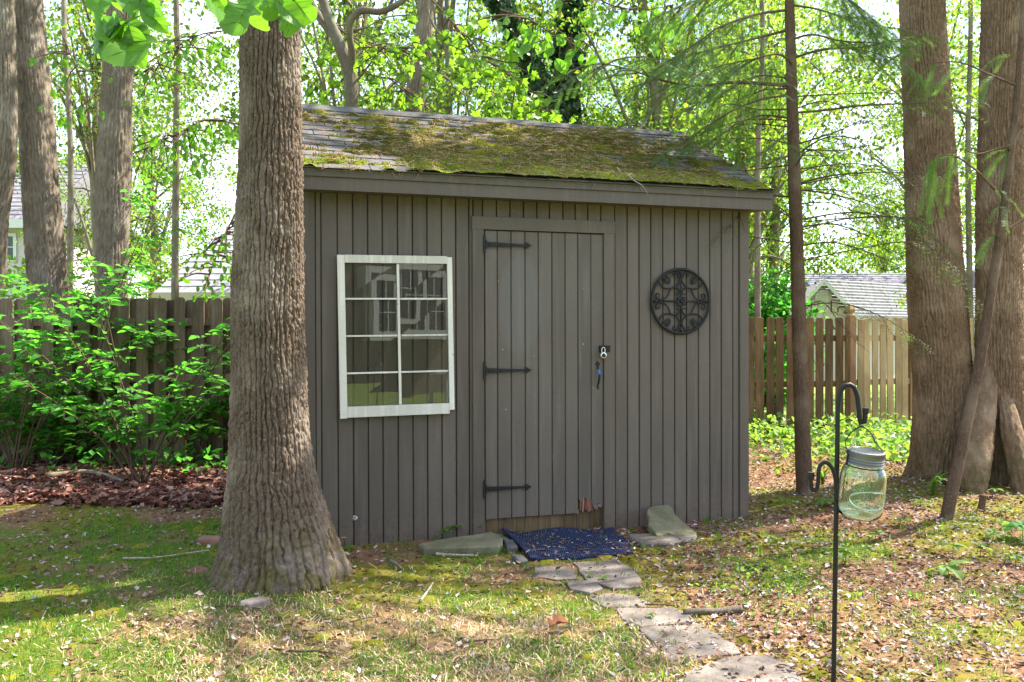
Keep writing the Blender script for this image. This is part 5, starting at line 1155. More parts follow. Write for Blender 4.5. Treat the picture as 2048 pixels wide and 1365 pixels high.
# ------------------------------------------------------------------ shrubs in front of the left fence
LB = [leaf_mesh('leaf', 'simple', .115, LEAF_BUSH, .25, .3, k) for k in range(3)]
def shrub(label, px, py, stems, h, spread, seed, nleaf, ref=150):
    P = gpt(px, py); t = thing('shrub', label, 'shrub', tuple(P)); r_ = np.random.default_rng(seed); g = Geo(); V_, N_ = [], []
    for k in range(stems):
        a = r_.uniform(0, 2 * math.pi); L = r_.uniform(.55, 1.0); tip = P + np.array([math.cos(a) * spread * L * 1.25, math.sin(a) * spread * .45 * L, h * r_.uniform(.45, 1.0)]); m = P * .45 + tip * .55; m[2] = P[2] + (tip[2] - P[2]) * .66
        b0 = P + np.array([r_.normal(0, .05), r_.normal(0, .05), -.02]); S = spline([b0, b0 * .7 + m * .3 + [0, 0, .1], m, tip], 30); g.tube(S, np.linspace(.012, .003, 30), 6, cap=False)
        for q in range(9):
            i = int(r_.uniform(7, 30)); d = np.array([r_.normal(0, 1), r_.normal(0, .7), r_.uniform(-.1, .5)]); d /= np.linalg.norm(d); l = r_.uniform(.18, .5); Q = spline([S[i], S[i] + d * l * .5 + [0, 0, .03], S[i] + d * l - np.array([0, 0, .05])], 8); g.tube(Q, np.linspace(.004, .0015, 8), 4, cap=False)
            for j in range(nleaf):
                f = (j + .6) / nleaf; p = Q[min(7, int(f * 8))]; e = np.cross(d, [0, 0, 1]); e /= np.linalg.norm(e) + 1e-9
                V_.append(p); dd = d * .6 + e * (1 if j % 2 else -1) * .85 + np.array([0, 0, r_.uniform(-.35, .05)]); N_.append(dd / np.linalg.norm(dd))
    obj('stems', g, TWIG, t, smooth=True); idx = r_.permutation(len(V_)); 
    for i in idx[:ref]:
        d = N_[i]; nr = np.array([r_.normal(0, .3), r_.normal(0, .3), 1]); nr -= d * (nr @ d); nr /= np.linalg.norm(nr); x = np.cross(d, nr); s = r_.uniform(.6, 1.25)
        piece('leaf', LB[i % 3], t, tuple(V_[i] - P), Matrix(((x[0], d[0], nr[0]), (x[1], d[1], nr[1]), (x[2], d[2], nr[2]))).to_euler(), (s, s, s))
    cg = Geo(); q = lobed('simple')
    for i in idx[ref:]:
        d = N_[i]; nr = np.array([r_.normal(0, .35), r_.normal(0, .35), 1]); nr -= d * (nr @ d); nr /= np.linalg.norm(nr); x = np.cross(d, nr); L = .115 * r_.uniform(.5, 1.25); W = L * .27
        p = V_[i]; bnd = nr * L * .10
        V = [p, p + d * L * .35 + x * W + bnd, p + d * L * .7 + x * W * .75 + bnd * .5, p + d * L - bnd, p + d * L * .7 - x * W * .75 + bnd * .5, p + d * L * .35 - x * W + bnd]
        cg.add(V, [[0, 1, 2, 3], [0, 3, 4, 5]], r_.uniform(.7, 1.35, 1) * np.array([1 + r_.uniform(-.2, .45), 1, .9]))
    tag(obj('foliage', cg, LEAF_BUSH, t), kind='stuff')
shrub('bright green shrub spilling in from the left edge', 40, 945, 10, 2.7, 1.2, 401, 9)
shrub('tall leafy shrub below the leaning left trunk', 150, 930, 11, 2.95, 1.2, 402, 9)
shrub('multi stemmed shrub rising from the red leaf litter', 283, 968, 13, 2.4, 1.45, 403, 9)
shrub('leafy shrub close to the left of the foreground trunk', 405, 930, 8, 1.9, .7, 404, 8)
shrub('low shrub tucked at the foot of the left fence', 110, 935, 10, .8, .9, 405, 7, 60)

# ------------------------------------------------------------------ ground litter, grass, cover plants
def inshed(x, y): dx, dy = x - O[0], y - O[1]; u = dx * CU + dy * SU; v = -dx * SU + dy * CU; return (u > uL - .02) & (u < uR + .02) & (v > -.01)
STONES = ([(1068, 1134), (1142, 1136), (1152, 1150), (1158, 1161), (1112, 1164), (1068, 1156)], [(1145, 1130), (1232, 1124), (1264, 1141), (1283, 1164), (1280, 1178), (1226, 1182), (1172, 1165), (1158, 1148)], [(1132, 1168), (1186, 1168), (1206, 1183), (1180, 1192), (1140, 1184)], [(1176, 1196), (1215, 1186), (1272, 1192), (1302, 1206), (1290, 1213), (1212, 1216)], [(1232, 1219), (1345, 1217), (1378, 1230), (1390, 1246), (1282, 1257), (1244, 1242)], [(1278, 1261), (1400, 1250), (1468, 1290), (1482, 1310), (1340, 1330), (1328, 1316)], [(1384, 1346), (1450, 1322), (1540, 1317), (1600, 1350), (1604, 1390), (1352, 1388)])
STONES_W = [np.array([ground(px, py)[:2] for px, py in p]) for p in STONES]
def onstone(x, y):
    r = np.zeros(x.shape, bool)
    for p in STONES_W:
        i = np.zeros(x.shape, bool); q = np.roll(p, -1, 0)
        for (x0, y0), (x1, y1) in zip(p, q): i ^= ((y0 > y) != (y1 > y)) & (x < (x1 - x0) * (y - y0) / (y1 - y0 + 1e-12) + x0)
        r |= i
    return r
def scatter(n, x0, x1, y0, y1, dens, seed):
    r_ = np.random.default_rng(seed); y = y0 + (y1 - y0) * r_.random(n) ** 1.25; x = r_.uniform(x0, x1, n)
    k = (r_.random(n) < dens(x, y) * np.where(onstone(x, y), .36, 1.0)) & ~inshed(x, y) & (np.abs(x / np.maximum(y, .5)) < .68); return x[k], y[k], r_
def dead_leaves(name, label, n, x0, x1, y0, y1, dens, seed, smin, smax, cols, curl=.5):
    x, y, r_ = scatter(n, x0, x1, y0, y1, dens, seed); n = len(x); P = np.stack([x, y, gz(x, y) + r_.uniform(.002, .022, n)], 1)
    a = r_.uniform(0, 2 * math.pi, n); ax = np.stack([np.cos(a), np.sin(a), r_.normal(0, .28, n)], 1); nr = np.stack([r_.normal(0, .35, n), r_.normal(0, .35, n), np.ones(n)], 1); nr -= ax * np.sum(nr * ax, 1, keepdims=True); nr /= np.linalg.norm(nr, axis=1, keepdims=True); sd = np.cross(nr, ax)
    L = r_.uniform(smin, smax, (n, 1)); W = L * r_.uniform(.35, .8, (n, 1)); c = lambda: r_.uniform(-.05, curl, (n, 1)) * L
    V = np.stack([P - ax * L / 2 + nr * c() * .4, P + sd * W / 2 - ax * L * .1 + nr * c() * .6, P + ax * L / 2 + nr * c() * .6, P - sd * W / 2 + ax * L * .1 + nr * c() * .6, P], 1)
    i = np.arange(n)[:, None] * 5; F_ = np.concatenate([i + [[4, 0, 1]], i + [[4, 1, 2]], i + [[4, 2, 3]], i + [[4, 3, 0]]])
    cc = np.array(cols)[r_.integers(0, len(cols), n)] * r_.uniform(.6, 1.35, (n, 1)); g = Geo(); g.add(V.reshape(-1, 3), F_, np.repeat(cc, 5, 0)); return tag(obj(name, g, LITTER), label, 'leaf litter', kind='stuff')
BR = [(.42, .22, .14), (.54, .32, .22), (.34, .17, .10), (.64, .44, .34), (.24, .135, .09), (.74, .61, .54)]
RD = [(.40, .155, .105), (.52, .23, .165), (.28, .11, .07), (.62, .36, .29), (.19, .09, .06)]
PALE = [(.80, .74, .72), (.72, .62, .58), (.86, .82, .80), (.60, .50, .44)]
dead_leaves('leaf_litter', 'thick red brown bed of dead leaves along the left fence', 26000, -7.5, -1.2, 6.9, 9.8, leafbed, 601, .05, .13, RD, .6)
dead_leaves('leaf_litter', 'thin brown leaf litter strewn over the whole yard', 105000, -4.5, 8, 2.6, 12.2, lambda x, y: np.clip(.20 + .35 * sstep(-.12, -.25, x / y) + .9 * sstep(.08, .28, x / y) * sstep(.36, .6, fbm(x * 2.2, y * 2.2, 2, 65, 3) + .12) + .35 * sstep(-.2, 0, x / y) * sstep(5.7, 5.2, y) * sstep(.45, .6, fbm(x * 2.5, y * 2.5, 6, 66, 3)), 0, 1) * (1 - .75 * grassiness(x, y)), 602, .014, .044, BR, .55)
dead_leaves('pale_flakes', 'small pale flakes of bark and husk scattered on the ground', 24000, -3.5, 6, 2.6, 8.5, lambda x, y: .05 + .55 * sstep(.0, .3, x / y) + .10 * sstep(4.6, 4.0, y), 603, .010, .038, PALE, .35)
dead_leaves('leaf_litter', 'drift of reddish leaf scraps around the doormat and path', 6000, .0, 2.4, 3.4, 6.4, lambda x, y: np.exp(-((x - 1.05) / .45) ** 2 - ((y - 5.75) / .25) ** 2) + .6 * np.exp(-((x - 1.25) / .25) ** 2 - ((y - 4.9) / .5) ** 2), 604, .015, .04, RD, .5)
def blades(name, label, n, x0, x1, y0, y1, dens, seed, hmin, hmax, mat, cols, lay=0.35, w=.0032, cat='grass', tuft=0):
    x, y, r_ = scatter(n, x0, x1, y0, y1, dens, seed)
    if tuft: x = np.repeat(x, tuft) + r_.normal(0, .018, len(x) * tuft); y = np.repeat(y, tuft) + r_.normal(0, .018, len(y) * tuft)
    n = len(x); P = np.stack([x, y, gz(x, y) - .003], 1); a = r_.uniform(0, 2 * math.pi, n); h = r_.uniform(hmin, hmax, (n, 1)) * r_.uniform(.6, 1, (n, 1)); d = np.stack([np.cos(a), np.sin(a), 0 * a], 1); sd = np.stack([-np.sin(a), np.cos(a), 0 * a], 1); k = np.abs(r_.normal(lay, lay * .6, (n, 1)))
    up = np.array([0, 0, 1.0]); m = P + h * .55 * (up * np.sqrt(np.maximum(.03, 1 - np.minimum(k, 1) ** 2 * .6)) + d * k * .45); t = P + h * (up * np.maximum(.06, 1 - k * .9) + d * np.minimum(k, 1.1))
    w = w * r_.uniform(.6, 1.4, (n, 1)); V = np.stack([P - sd * w, P + sd * w, m + sd * w * .8, m - sd * w * .8, t], 1); i = np.arange(n)[:, None] * 5
    cc = np.array(cols)[r_.integers(0, len(cols), n)] * r_.uniform(.7, 1.3, (n, 1)); g = Geo(); b = g.add(V.reshape(-1, 3), i + [[0, 1, 2, 3]], np.repeat(cc, 5, 0)); g.more(b, i + [[3, 2, 4]]); return tag(obj(name, g, mat), label, cat, kind='stuff')
blades('grass', 'short green lawn grass thick at the left and patchy elsewhere', 150000, -3.4, 4.0, 2.6, 7.2, lambda x, y: grassiness(x, y) * 1.0, 611, .02, .075, GRASS, [(1, 1, 1), (1.15, 1.05, .9), (.8, .95, 1), (1.6, 1.15, .9)], .7, .0019)
blades('grass_tufts', 'loose taller grass tufts dotted over the front yard', 900, -2.6, 4.5, 2.7, 7.0, lambda x, y: .10 + .75 * sstep(.45, .62, fbm(x * 3, y * 3, 3, 67, 3)), 612, .04, .11, GRASS, [(1.1, 1.1, 1), (1.5, 1.2, .9), (1, 1, 1)], .35, .0026, 'grass', 9)
blades('dry_straw', 'flattened straw coloured dead grass across the front', 52000, -2.4, 2.6, 2.6, 5.3, lambda x, y: np.clip(strawness(x, y) + .10, 0, 1), 613, .03, .09, STRAW, [(.60, .44, .24), (.74, .60, .40), (.44, .29, .15), (.68, .47, .32)], 1.7, .0022, 'straw')
# moss cushions
def moss_cushions():
    g = Geo(); x, y, r_ = scatter(1500, -3.2, 5, 2.8, 7.6, lambda x, y: np.clip(mossiness(x, y), 0, 1), 621)
    for k in range(len(x)):
        r = r_.uniform(.02, .065); s = 8; a = np.arange(s) * 2 * math.pi / s; z = gz(x[k], y[k]) - .004
        rr_ = r * r_.uniform(.7, 1.3, s); V = [(x[k], y[k], z + r * .30)] + [(x[k] + math.cos(q) * p * .6, y[k] + math.sin(q) * p * .6, z + r * .24) for q, p in zip(a, rr_)] + [(x[k] + math.cos(q) * p, y[k] + math.sin(q) * p, z) for q, p in zip(a, rr_)]
        i = np.arange(s); j = (i + 1) % s; b = g.add(V, np.stack([1 + i, 1 + s + i, 1 + s + j, 1 + j], 1), np.array([.165, .155, .016]) * r_.uniform(.6, 1.4)); g.more(b, np.stack([0 * i, 1 + i, 1 + j], 1))
    return tag(obj('ground_moss', g, MOSSM, smooth=True), 'low olive moss cushions on the bare soil', 'moss', kind='stuff')
moss_cushions()
def cover(name, label, n, x0, x1, y0, y1, dens, seed, size, mat, h=.25, tint=(.7, 1.4)):
    x, y, r_ = scatter(n, x0, x1, y0, y1, dens, seed); P = np.stack([x, y, gz(x, y) + r_.random(len(x)) ** 1.4 * h + .01], 1); g = Geo(); g.add(*leaf_quads(P, size * r_.uniform(.6, 1.35, len(x)), .25, r_, tint, 1.35)); return tag(obj(name, g, mat), label, 'ground cover', kind='stuff')
cover('ground_cover', 'bright ivy and seedlings covering the soil before the right fence', 9000, 2.6, 7.6, 8.4, 12.4, lambda x, y: sstep(8.6, 10.2, y) * sstep(.30, .55, fbm(x * 1.4, y * 1.4, 0, 68, 3) + .1) * .9, 631, .085, COVER, .28)
cover('ground_cover', 'sparse dark ivy trailing at the foot of the left fence', 2600, -7, -1.5, 8.2, 9.6, lambda x, y: sstep(8.5, 9.3, y) * sstep(.42, .6, fbm(x * 1.6, y * 1.6, 0, 69, 3)), 632, .085, LEAF_BUSH, .22)
cover('clover_patch', 'patch of small green weeds right of the stepping stones', 3400, .8, 2.6, 4.3, 6.2, lambda x, y: np.exp(-((x - 1.4) / .32) ** 2 - ((y - 5.05) / .42) ** 2) + .5 * np.exp(-((x - 2.15) / .3) ** 2 - ((y - 5.75) / .25) ** 2), 633, .026, COVER, .05)
# ------------------------------------------------------------------ seedlings and clumps as individuals
SD = [leaf_mesh('leaf', 'simple', .075, COVER, .2, .35, k) for k in range(2)]
def seedling(name, label, px, py, n, size, h, seed, cat='plant', group=None, meshes=SD, flat=.25, mat=None):
    P = gpt(px, py); t = thing(name, label, cat, tuple(P), 0, group); r_ = np.random.default_rng(seed); g = Geo(); g.tube([(0, 0, -.01), (.004, 0, h * .5), (0.006, .003, h)], [.0025, .002, .0015], 5, (.8, .9, .8)); obj('stem', g, COVER, t, local=True)
    for k in range(n):
        a = 2 * math.pi * k / n + r_.uniform(-.3, .3); d = np.array([math.cos(a), math.sin(a), r_.uniform(-.1, flat * 2)]); d /= np.linalg.norm(d); nr = np.array([0, 0, 1.0]); nr -= d * (nr @ d); nr /= np.linalg.norm(nr); x = np.cross(d, nr); s = size * r_.uniform(.75, 1.2)
        piece('leaf', meshes[k % len(meshes)], t, (0.006, .003, h * r_.uniform(.75, 1)), Matrix(((x[0], d[0], nr[0]), (x[1], d[1], nr[1]), (x[2], d[2], nr[2]))).to_euler(), (s, s, s))
    return t
gR = 'seedlings in the litter at the right'
LR = ['small seedling just below the foot of the leaning stem', 'seedling in the litter directly beneath the hanging jar', 'seedling in the litter a little right of the hanging jar', 'seedling below and right of the sapling stub', 'seedling by the buttress foot just right of the leaning stem', 'seedling between the leaning stem foot and the large leaved sprout', 'seedling just left of the lower leaning stem', 'seedling close beside the sapling stub on its right', 'seedling left of the hook pole below the conifer', 'seedling out below the right side of the jar', 'seedling under the large leaved sprout at the right edge', 'seedling between the shed corner and the conifer foot', 'seedling out in front of the right shed corner', 'seedling against the buttress root at far right', 'seedling right of the hook pole in open litter']
for k, (px, py) in enumerate(((1905, 1112), (1700, 1040), (1800, 1060), (1985, 1085), (1930, 1000), (1960, 1110), (1840, 1030), (2010, 1040), (1650, 1025), (1750, 1085), (2030, 1130), (1570, 1030), (1540, 1090), (1990, 1010), (1690, 1130))):
    seedling('seedling', LR[k], px, py, random.choice((4, 5, 6)), random.uniform(.8, 1.3), random.uniform(.05, .10), 700 + k, 'seedling', gR)
seedling('seedling', 'five leaved seedling standing alone in the right foreground litter', 1896, 1152, 5, 1.5, .07, 731, 'seedling')
gW = 'weeds against the shed wall'
LW = ['tiny weed at the shed wall right beside the dandelion clock', 'largest leafy weed at the shed wall above the olive slab', 'small weed just left of the largest wall weed', 'tiny weed at the foot of the left door casing', 'weed behind the leaning stone against the shed wall', 'tiny wall weed second to the right of the dandelion clock']
for k, (px, py, s) in enumerate(((735, 1085, .6), (907, 1078, 1.1), (890, 1086, .8), (958, 1074, .6), (1350, 1030, .8), (760, 1086, .5))): seedling('weed', LW[k], px, py, 5, s, .05 + .04 * s, 750 + k, 'weed', gW)
gP = 'weeds among the path stones'
LP = ['tiny weed on the left half of the large stone before the doormat', 'tiny weed on the right half of the large stone before the doormat', 'tiny weed just below the first small path stone', 'tiny weed below the left tip of the olive slab', 'tiny weed below the middle of the olive slab', 'tiny weed below the right end of the olive slab', 'tiny weed left of the large lower path stone', 'tiny weed just below the curled rust brown leaf', 'tiny weed on the path stone beside the mossy branch piece', 'tiny weed near the forked pale twig', 'tiny weed above the mossy branch piece', 'tiny weed in the green patch right of the path', 'tiny weed between the doormat corner and the green patch']
for k, (px, py) in enumerate(((1180, 1160), (1205, 1165), (1120, 1172), (850, 1130), (930, 1128), (965, 1126), (1250, 1290), (1125, 1290), (1300, 1240), (860, 1165), (1420, 1185), (1440, 1150), (1360, 1140))): seedling('weed', LP[k], px, py, 5, .4, .03, 780 + k, 'weed', gP)
seedling('weed', 'broad leaved weed beside the brick near the foreground trunk', 436, 1060, 5, .9, .03, 799, 'weed')
big = [leaf_mesh('leaf', 'simple', .16, LEAF_BUSH, .2, .3, 3)]
seedling('leafy_sprout', 'sprout with large dark leaves at the right edge of view', 2044, 1085, 8, 1.0, .12, 801, 'plant', None, big, .3)
def strap_clump(label, px, py, n, L, seed, group=None, mat=COVER):
    P = gpt(px, py); t = thing('strap_leaf_clump', label, 'plant', tuple(P), 0, group); r_ = np.random.default_rng(seed)
    for k in range(n):
        a = r_.uniform(0, 2 * math.pi); l = L * r_.uniform(.6, 1.1); d = np.array([math.cos(a), math.sin(a) * .7, 0]); w = .013; g = Geo(); s = np.array([-d[1], d[0], 0]); s /= np.linalg.norm(s) + 1e-9; V = []
        m = 7
        for q in range(m): f = q / (m - 1); p = d * l * (.10 * f + .55 * f ** 2) + np.array([0, 0, l * (1.25 * f - .85 * f * f)]); ww = w * (1 - f ** 3) + .0008; V += [p - s * ww, p + s * ww]
        g.add(V, [[2*q, 2*q+1, 2*q+3, 2*q+2] for q in range(m - 1)], r_.uniform(.8, 1.25)); obj('blade', g, mat, t, True, True)
    return t
strap_clump('arching strap leaved clump at the foot of the thick right trunk', 1866, 1006, 16, .40, 811)
strap_clump('arching strap leaves against the shed\'s right corner', 1512, 898, 16, .55, 812)
strap_clump('arching strap leaves between the shed and the conifer', 1565, 890, 16, .55, 813)
strap_clump('thin grassy clump behind the hook pole beneath the jar', 1645, 975, 12, .35, 814)

# ------------------------------------------------------------------ doormat, slabs, path, sticks
def poly_ground(name, label, cat, poly, t, mat, z=0.0, ch=.012, seed=0, parent=None, group=None, tilt=0.0, sub=True):
    """stone slab: outline given on the ground, irregular rim, real thickness"""
    P = np.array([ground(x, y, z)[:2] for x, y in poly]); r_ = np.random.default_rng(seed); Q = []
    for k in range(len(P)):
        a, b_ = P[k], P[(k + 1) % len(P)]; n = max(1, int(np.linalg.norm(b_ - a) / .07)); 
        for j in range(n): f = j / n; Q.append(a * (1 - f) + b_ * f + (r_.normal(0, .006, 2) if j else 0))
    Q = np.array(Q); c0 = Q.mean(0); zb_ = float(gz(c0[0], c0[1])) + z
    g = Geo(); g.prism(Q - c0, (0, 0, -.03), (1, 0, 0), (0, 1, 0), (0, 0, 1), t + .03, ch); 
    if parent is None:
        o = obj(name, g, mat); o.location = (*c0, zb_); o.rotation_euler = (tilt, 0, 0); tag(o, label, cat, group)
    else:
        me = g.mesh(name); me.materials.append(mat); o = piece(name, me, parent, (*c0, zb_), (r_.normal(0, .012), r_.normal(0, .012), 0))
    return o
pt = bpy.data.objects.new('stepping_path', None); _link(pt); tag(pt, kind='structure')
for k, p in enumerate(STONES):
    poly_ground('paving_stone', None, None, p, (.007 + .003 * (k % 3)), FLAG, 0, .004, 820 + k, pt)
poly_ground('stone_slab', 'flat olive grey stone slab left of the doormat', 'stone', [(838, 1106), (905, 1093), (984, 1081), (1001, 1088), (1006, 1104), (996, 1111), (848, 1114)], .05, SLAB, 0, .012, 831)
poly_ground('stone_slab', 'small dark stone wedge between slab and doormat', 'stone', [(984, 1078), (1004, 1078), (1018, 1088), (1000, 1089)], .035, DARKSTONE, 0, .010, 832)
poly_ground('stone_slab', 'small dark stone block at the left corner of the doormat', 'stone', [(1006, 1092), (1026, 1094), (1036, 1108), (1014, 1110)], .045, DARKSTONE, 0, .010, 833)
poly_ground('stone_slab', 'dark flat stone under the front corner of the doormat', 'stone', [(1022, 1122), (1046, 1122), (1056, 1132), (1036, 1134)], .03, DARKSTONE, 0, .010, 834)
poly_ground('stone_slab', 'pale flat slab under the leaning stone', 'stone', [(1258, 1074), (1320, 1072), (1392, 1072), (1392, 1084), (1340, 1093), (1280, 1092), (1262, 1084)], .035, FLAG, 0, .010, 835)
# leaning stone: its own plane, foot out from the wall, head against it
sb = ground(1340, 1073, .03); n_ = (sb - O) @ VA; hz = wall(1320, 1009)[1]; top_v = -.045
foot = O + UA * ((sb - O) @ UA) + VA * n_; foot[2] = .02
upv = VA * (top_v - n_) + ZA * (hz - .02); upv /= np.linalg.norm(upv); nrm = np.cross(UA, upv)
def onplane(px, py): d = ray(px, py); P = CAMP + d * (((foot - CAMP) @ nrm) / (d @ nrm)) - foot; return (float(P @ UA), float(P @ upv))
pl_ = [onplane(x, y) for x, y in ((1293, 1024), (1295, 1016), (1304, 1012), (1322, 1010), (1338, 1009), (1345, 1015), (1351, 1028), (1368, 1044), (1394, 1066), (1388, 1073), (1352, 1072), (1334, 1066), (1322, 1073), (1313, 1072), (1308, 1062), (1296, 1050), (1297, 1034))]
g = Geo(); g.prism(pl_, foot - nrm * .045, UA, upv, nrm, .045, .010); tag(obj('leaning_stone', g, SLAB, base=foot), 'thick olive stone slab leaning upright against the shed wall', 'stone')
# doormat: ribbed sheet draped on soil and stones
MT = Mat('blue_mat', 0.85, 0.2); v = MT.coord(); wv = MT.n('ShaderNodeTexWave', wave_type='BANDS'); wv.inputs['Scale'].default_value = 26; wv.inputs['Distortion'].default_value = 2.5; wv.inputs['Detail'].default_value = 2; MT.l(v, wv.inputs['Vector'])
MT.color(MT.mix(wv.outputs['Fac'], (0.015, 0.023, 0.052), (0.034, 0.054, 0.130))); MT.bump(wv.outputs['Fac'], 1.0, 0.008)
C4 = [np.array(ground(x, y)[:2]) for x, y in ((1062, 1127), (1292, 1112), (1226, 1060), (1004, 1071))]
n1_, n2_ = 56, 36; g = Geo(); V = []
def matpt(s, t):
    p = (1 - t) * ((1 - s) * C4[0] + s * C4[1]) + t * ((1 - s) * C4[3] + s * C4[2]); cut = max(0, (s - .84)) * max(0, .45 - t) * 1.6; p = p + (C4[0] - C4[1]) * cut
    z = .010 + .008 * math.sin(2.6 * s + .5) * (1 - t) * t * 3 + .014 * math.sin(9 * s + 3 * t) + 0.0 + .018 * sstep(.80, 1.0, t) * (.6 + .4 * math.sin(7 * s)); return p, z + .025 * sstep(.12, 0, s)
for i in range(n1_):
    for j in range(n2_): p, z = matpt(i / (n1_ - 1), j / (n2_ - 1)); rib = .0045 * (j % 2) ; V.append((p[0], p[1], max(z, float(gz(p[0], p[1])) + .012) + rib))
V = np.array(V); idx = np.arange(n1_ * n2_).reshape(n1_, n2_); Q = np.stack([idx[:-1, :-1], idx[1:, :-1], idx[1:, 1:], idx[:-1, 1:]], 2).reshape(-1, 4); g.add(V, Q)
bd = np.concatenate([idx[:, 0], idx[-1, 1:], idx[-2::-1, -1], idx[0, -2:0:-1]]); k = len(bd); b = g.add(np.concatenate([V[bd], V[bd] - [0, 0, .012]]), np.stack([np.arange(k), np.arange(k) + k, (np.arange(k) + 1) % k + k, (np.arange(k) + 1) % k], 1))
matb = ground(1150, 1095); tag(obj('doormat', g, MT.m, smooth=True, base=matb), 'rumpled dark blue ribbed doormat littered with needles before the door', 'doormat')
g = Geo(); r_ = np.random.default_rng(850)
for k in range(270):
    s, t = r_.random(), r_.random(); p, z = matpt(s, t); z = max(z, float(gz(*p)) + .012) + .010; a = r_.uniform(0, 3.14); l = r_.uniform(.008, .03); d = np.array([math.cos(a), math.sin(a), r_.normal(0, .2)]); e = np.array([-math.sin(a), math.cos(a), 0]); w = .0014 if k % 4 else .007; P = np.array([*p, z]); g.add([P - d * l - e * w, P - d * l * .2 + e * w, P + d * l + e * w * .5, P + d * l * .2 - e * w], [[0, 1, 2, 3]], np.array([(.30, .16, .08), (.42, .25, .14), (.24, .12, .06), (.60, .52, .46)][r_.integers(0, 4)]))
tag(obj('mat_litter', g, STRAW), 'brown needles and leaf scraps lying on the blue doormat', 'leaf litter', kind='stuff')
def stick(name, label, pts, r0, r1, mat, cat='stick', forks=(), z=.012, group=None, bump=.0):
    P = [gpt(x, y) + np.array([0, 0, z + r0 * .6]) for x, y in pts]; S = spline(P, 24) if len(P) > 2 else spline([P[0], (P[0] + P[1]) / 2 + [0, 0, .006], P[1]], 24); g = Geo(); r_ = np.random.default_rng(len(label)); g.tube(S, np.linspace(r0, r1, 24) * (1 + r_.normal(0, .08 + bump, 24)), 9)
    for f in forks: Q = [gpt(x, y) + np.array([0, 0, z + .01]) for x, y in f]; g.tube(spline(Q, 8) if len(Q) > 2 else Q, np.linspace(r1 * .9, r1 * .5, 8 if len(Q) > 2 else len(Q)), 6)
    return tag(obj(name, g, mat, smooth=True, base=P[0]), label, cat, group)
stick('log', 'short mossy brown branch piece lying right of the path', [(1368, 1232), (1400, 1230), (1440, 1226), (1482, 1222)], .016, .020, BARK_E)
stick('dead_branch', 'forked dead twig on the grass at the lower left', [(548, 1305), (600, 1308), (640, 1307), (660, 1318)], .007, .004, TWIG, forks=([(640, 1307), (655, 1302), (664, 1298)], [(648, 1311), (668, 1314)]))
stick('dead_branch', 'long bare stick left of the foreground trunk', [(246, 1126), (310, 1127), (370, 1122), (418, 1116)], .006, .004, PALEWOOD)
stick('dead_branch', 'thick fallen limb lying in the red leaf bed', [(96, 962), (160, 955), (210, 962), (246, 970)], .030, .018, BARK_B, z=.03)
stick('dead_branch', 'pale stick in front of the olive slab', [(872, 1116), (905, 1118), (948, 1119)], .010, .007, PALEWOOD)
stick('dead_branch', 'forked pale twig between trunk and path', [(842, 1208), (856, 1190), (866, 1176)], .007, .004, PALEWOOD, forks=([(842, 1208), (812, 1204), (796, 1200)],))
stick('dead_branch', 'thin dark stick crossing the path stones', [(1290, 1213), (1330, 1212), (1352, 1214)], .005, .004, TWIG)
stick('dead_branch', 'small dark broken twig heap left of the foreground trunk foot', [(285, 1212), (310, 1206), (336, 1196)], .005, .003, TWIG, forks=([(296, 1209), (320, 1214), (340, 1212)],))
stick('dead_branch', 'dark knobbly root piece near the olive slab', [(780, 1136), (792, 1142), (802, 1150)], .013, .009, BARK_E)
LT = ['slim twig left of the hook pole in the right litter', 'slim twig right of the hook pole slanting down right', 'slim twig lying below the jar right of the pole', 'slim twig in the dry grass at bottom centre', 'slim twig right of the pale wood chunk', 'short twig between the green weed patch and the hook pole', 'slim twig in the bottom right litter', 'short twig just left of the lower hook pole', 'slim twig at the bottom edge left of the last path stone', 'slim twig passing beside the pale wood chunk']
for k, (x, y, x2, y2) in enumerate(((1550, 1190, 1600, 1184), (1760, 1210, 1800, 1226), (1700, 1145, 1760, 1140), (930, 1290, 1000, 1284), (700, 1250, 760, 1238), (1500, 1160, 1530, 1150), (1850, 1260, 1900, 1252), (1620, 1270, 1650, 1262), (1060, 1345, 1010, 1330), (430, 1230, 520, 1232))):
    stick('twig', LT[k], [(x, y), (x2, y2)], .004, .0025, TWIG, 'twig', group='loose twigs on the ground')
P = gpt(425, 1094); g = Geo(); g.prism([(-.095, -.045), (.095, -.05), (.10, .045), (-.09, .05)], (0, 0, -.02), (1, 0, 0), (0, 1, 0), (0, 0, 1), .065, .006); o = obj('brick', g, BRICK); o.location = tuple(P); o.rotation_euler = (0.05, .04, .05); tag(o, 'old brown brick half behind the foreground trunk', 'brick')
P = gpt(402, 1158); g = Geo(); g.prism([(-.05, -.02), (.04, -.03), (.055, .02), (.0, .04), (-.045, .03)], (0, 0, -.01), (1, 0, 0), (0, .35, .94), (0, -.94, .35), .03, .006); o = obj('brick_shard', g, BRICK); o.location = tuple(P); tag(o, 'reddish brick shard by the left root of the foreground trunk', 'brick')
P = gpt(510, 1226); g = Geo(); g.prism([(-.075, -.03), (-.02, -.045), (.05, -.03), (.075, .0), (.04, .035), (-.03, .04), (-.08, .015)], (0, 0, -.02), (1, 0, 0), (0, 1, 0), (.1, 0, 1), .062, .008); o = obj('wood_chunk', g, PALEWOOD); o.location = tuple(P); o.rotation_euler = (.04, -.10, .15); tag(o, 'pale cut wood chunk in front of the foreground trunk', 'wood')
# single curled oak leaf
DRY = tinted('dry_leaf', (.27, .105, .045), .7, .2); dl = leaf_mesh('dry_leaf', 'oak', .10, DRY, .7, .5, 1); P = gpt(1118, 1268); o = bpy.data.objects.new('dry_leaf', dl); o.location = (P[0] - .05, P[1], P[2] + .03); o.rotation_euler = (.5, .2, -1.2); _link(o); tag(o, 'curled rust brown dry leaf on the grass left of the path', 'leaf')
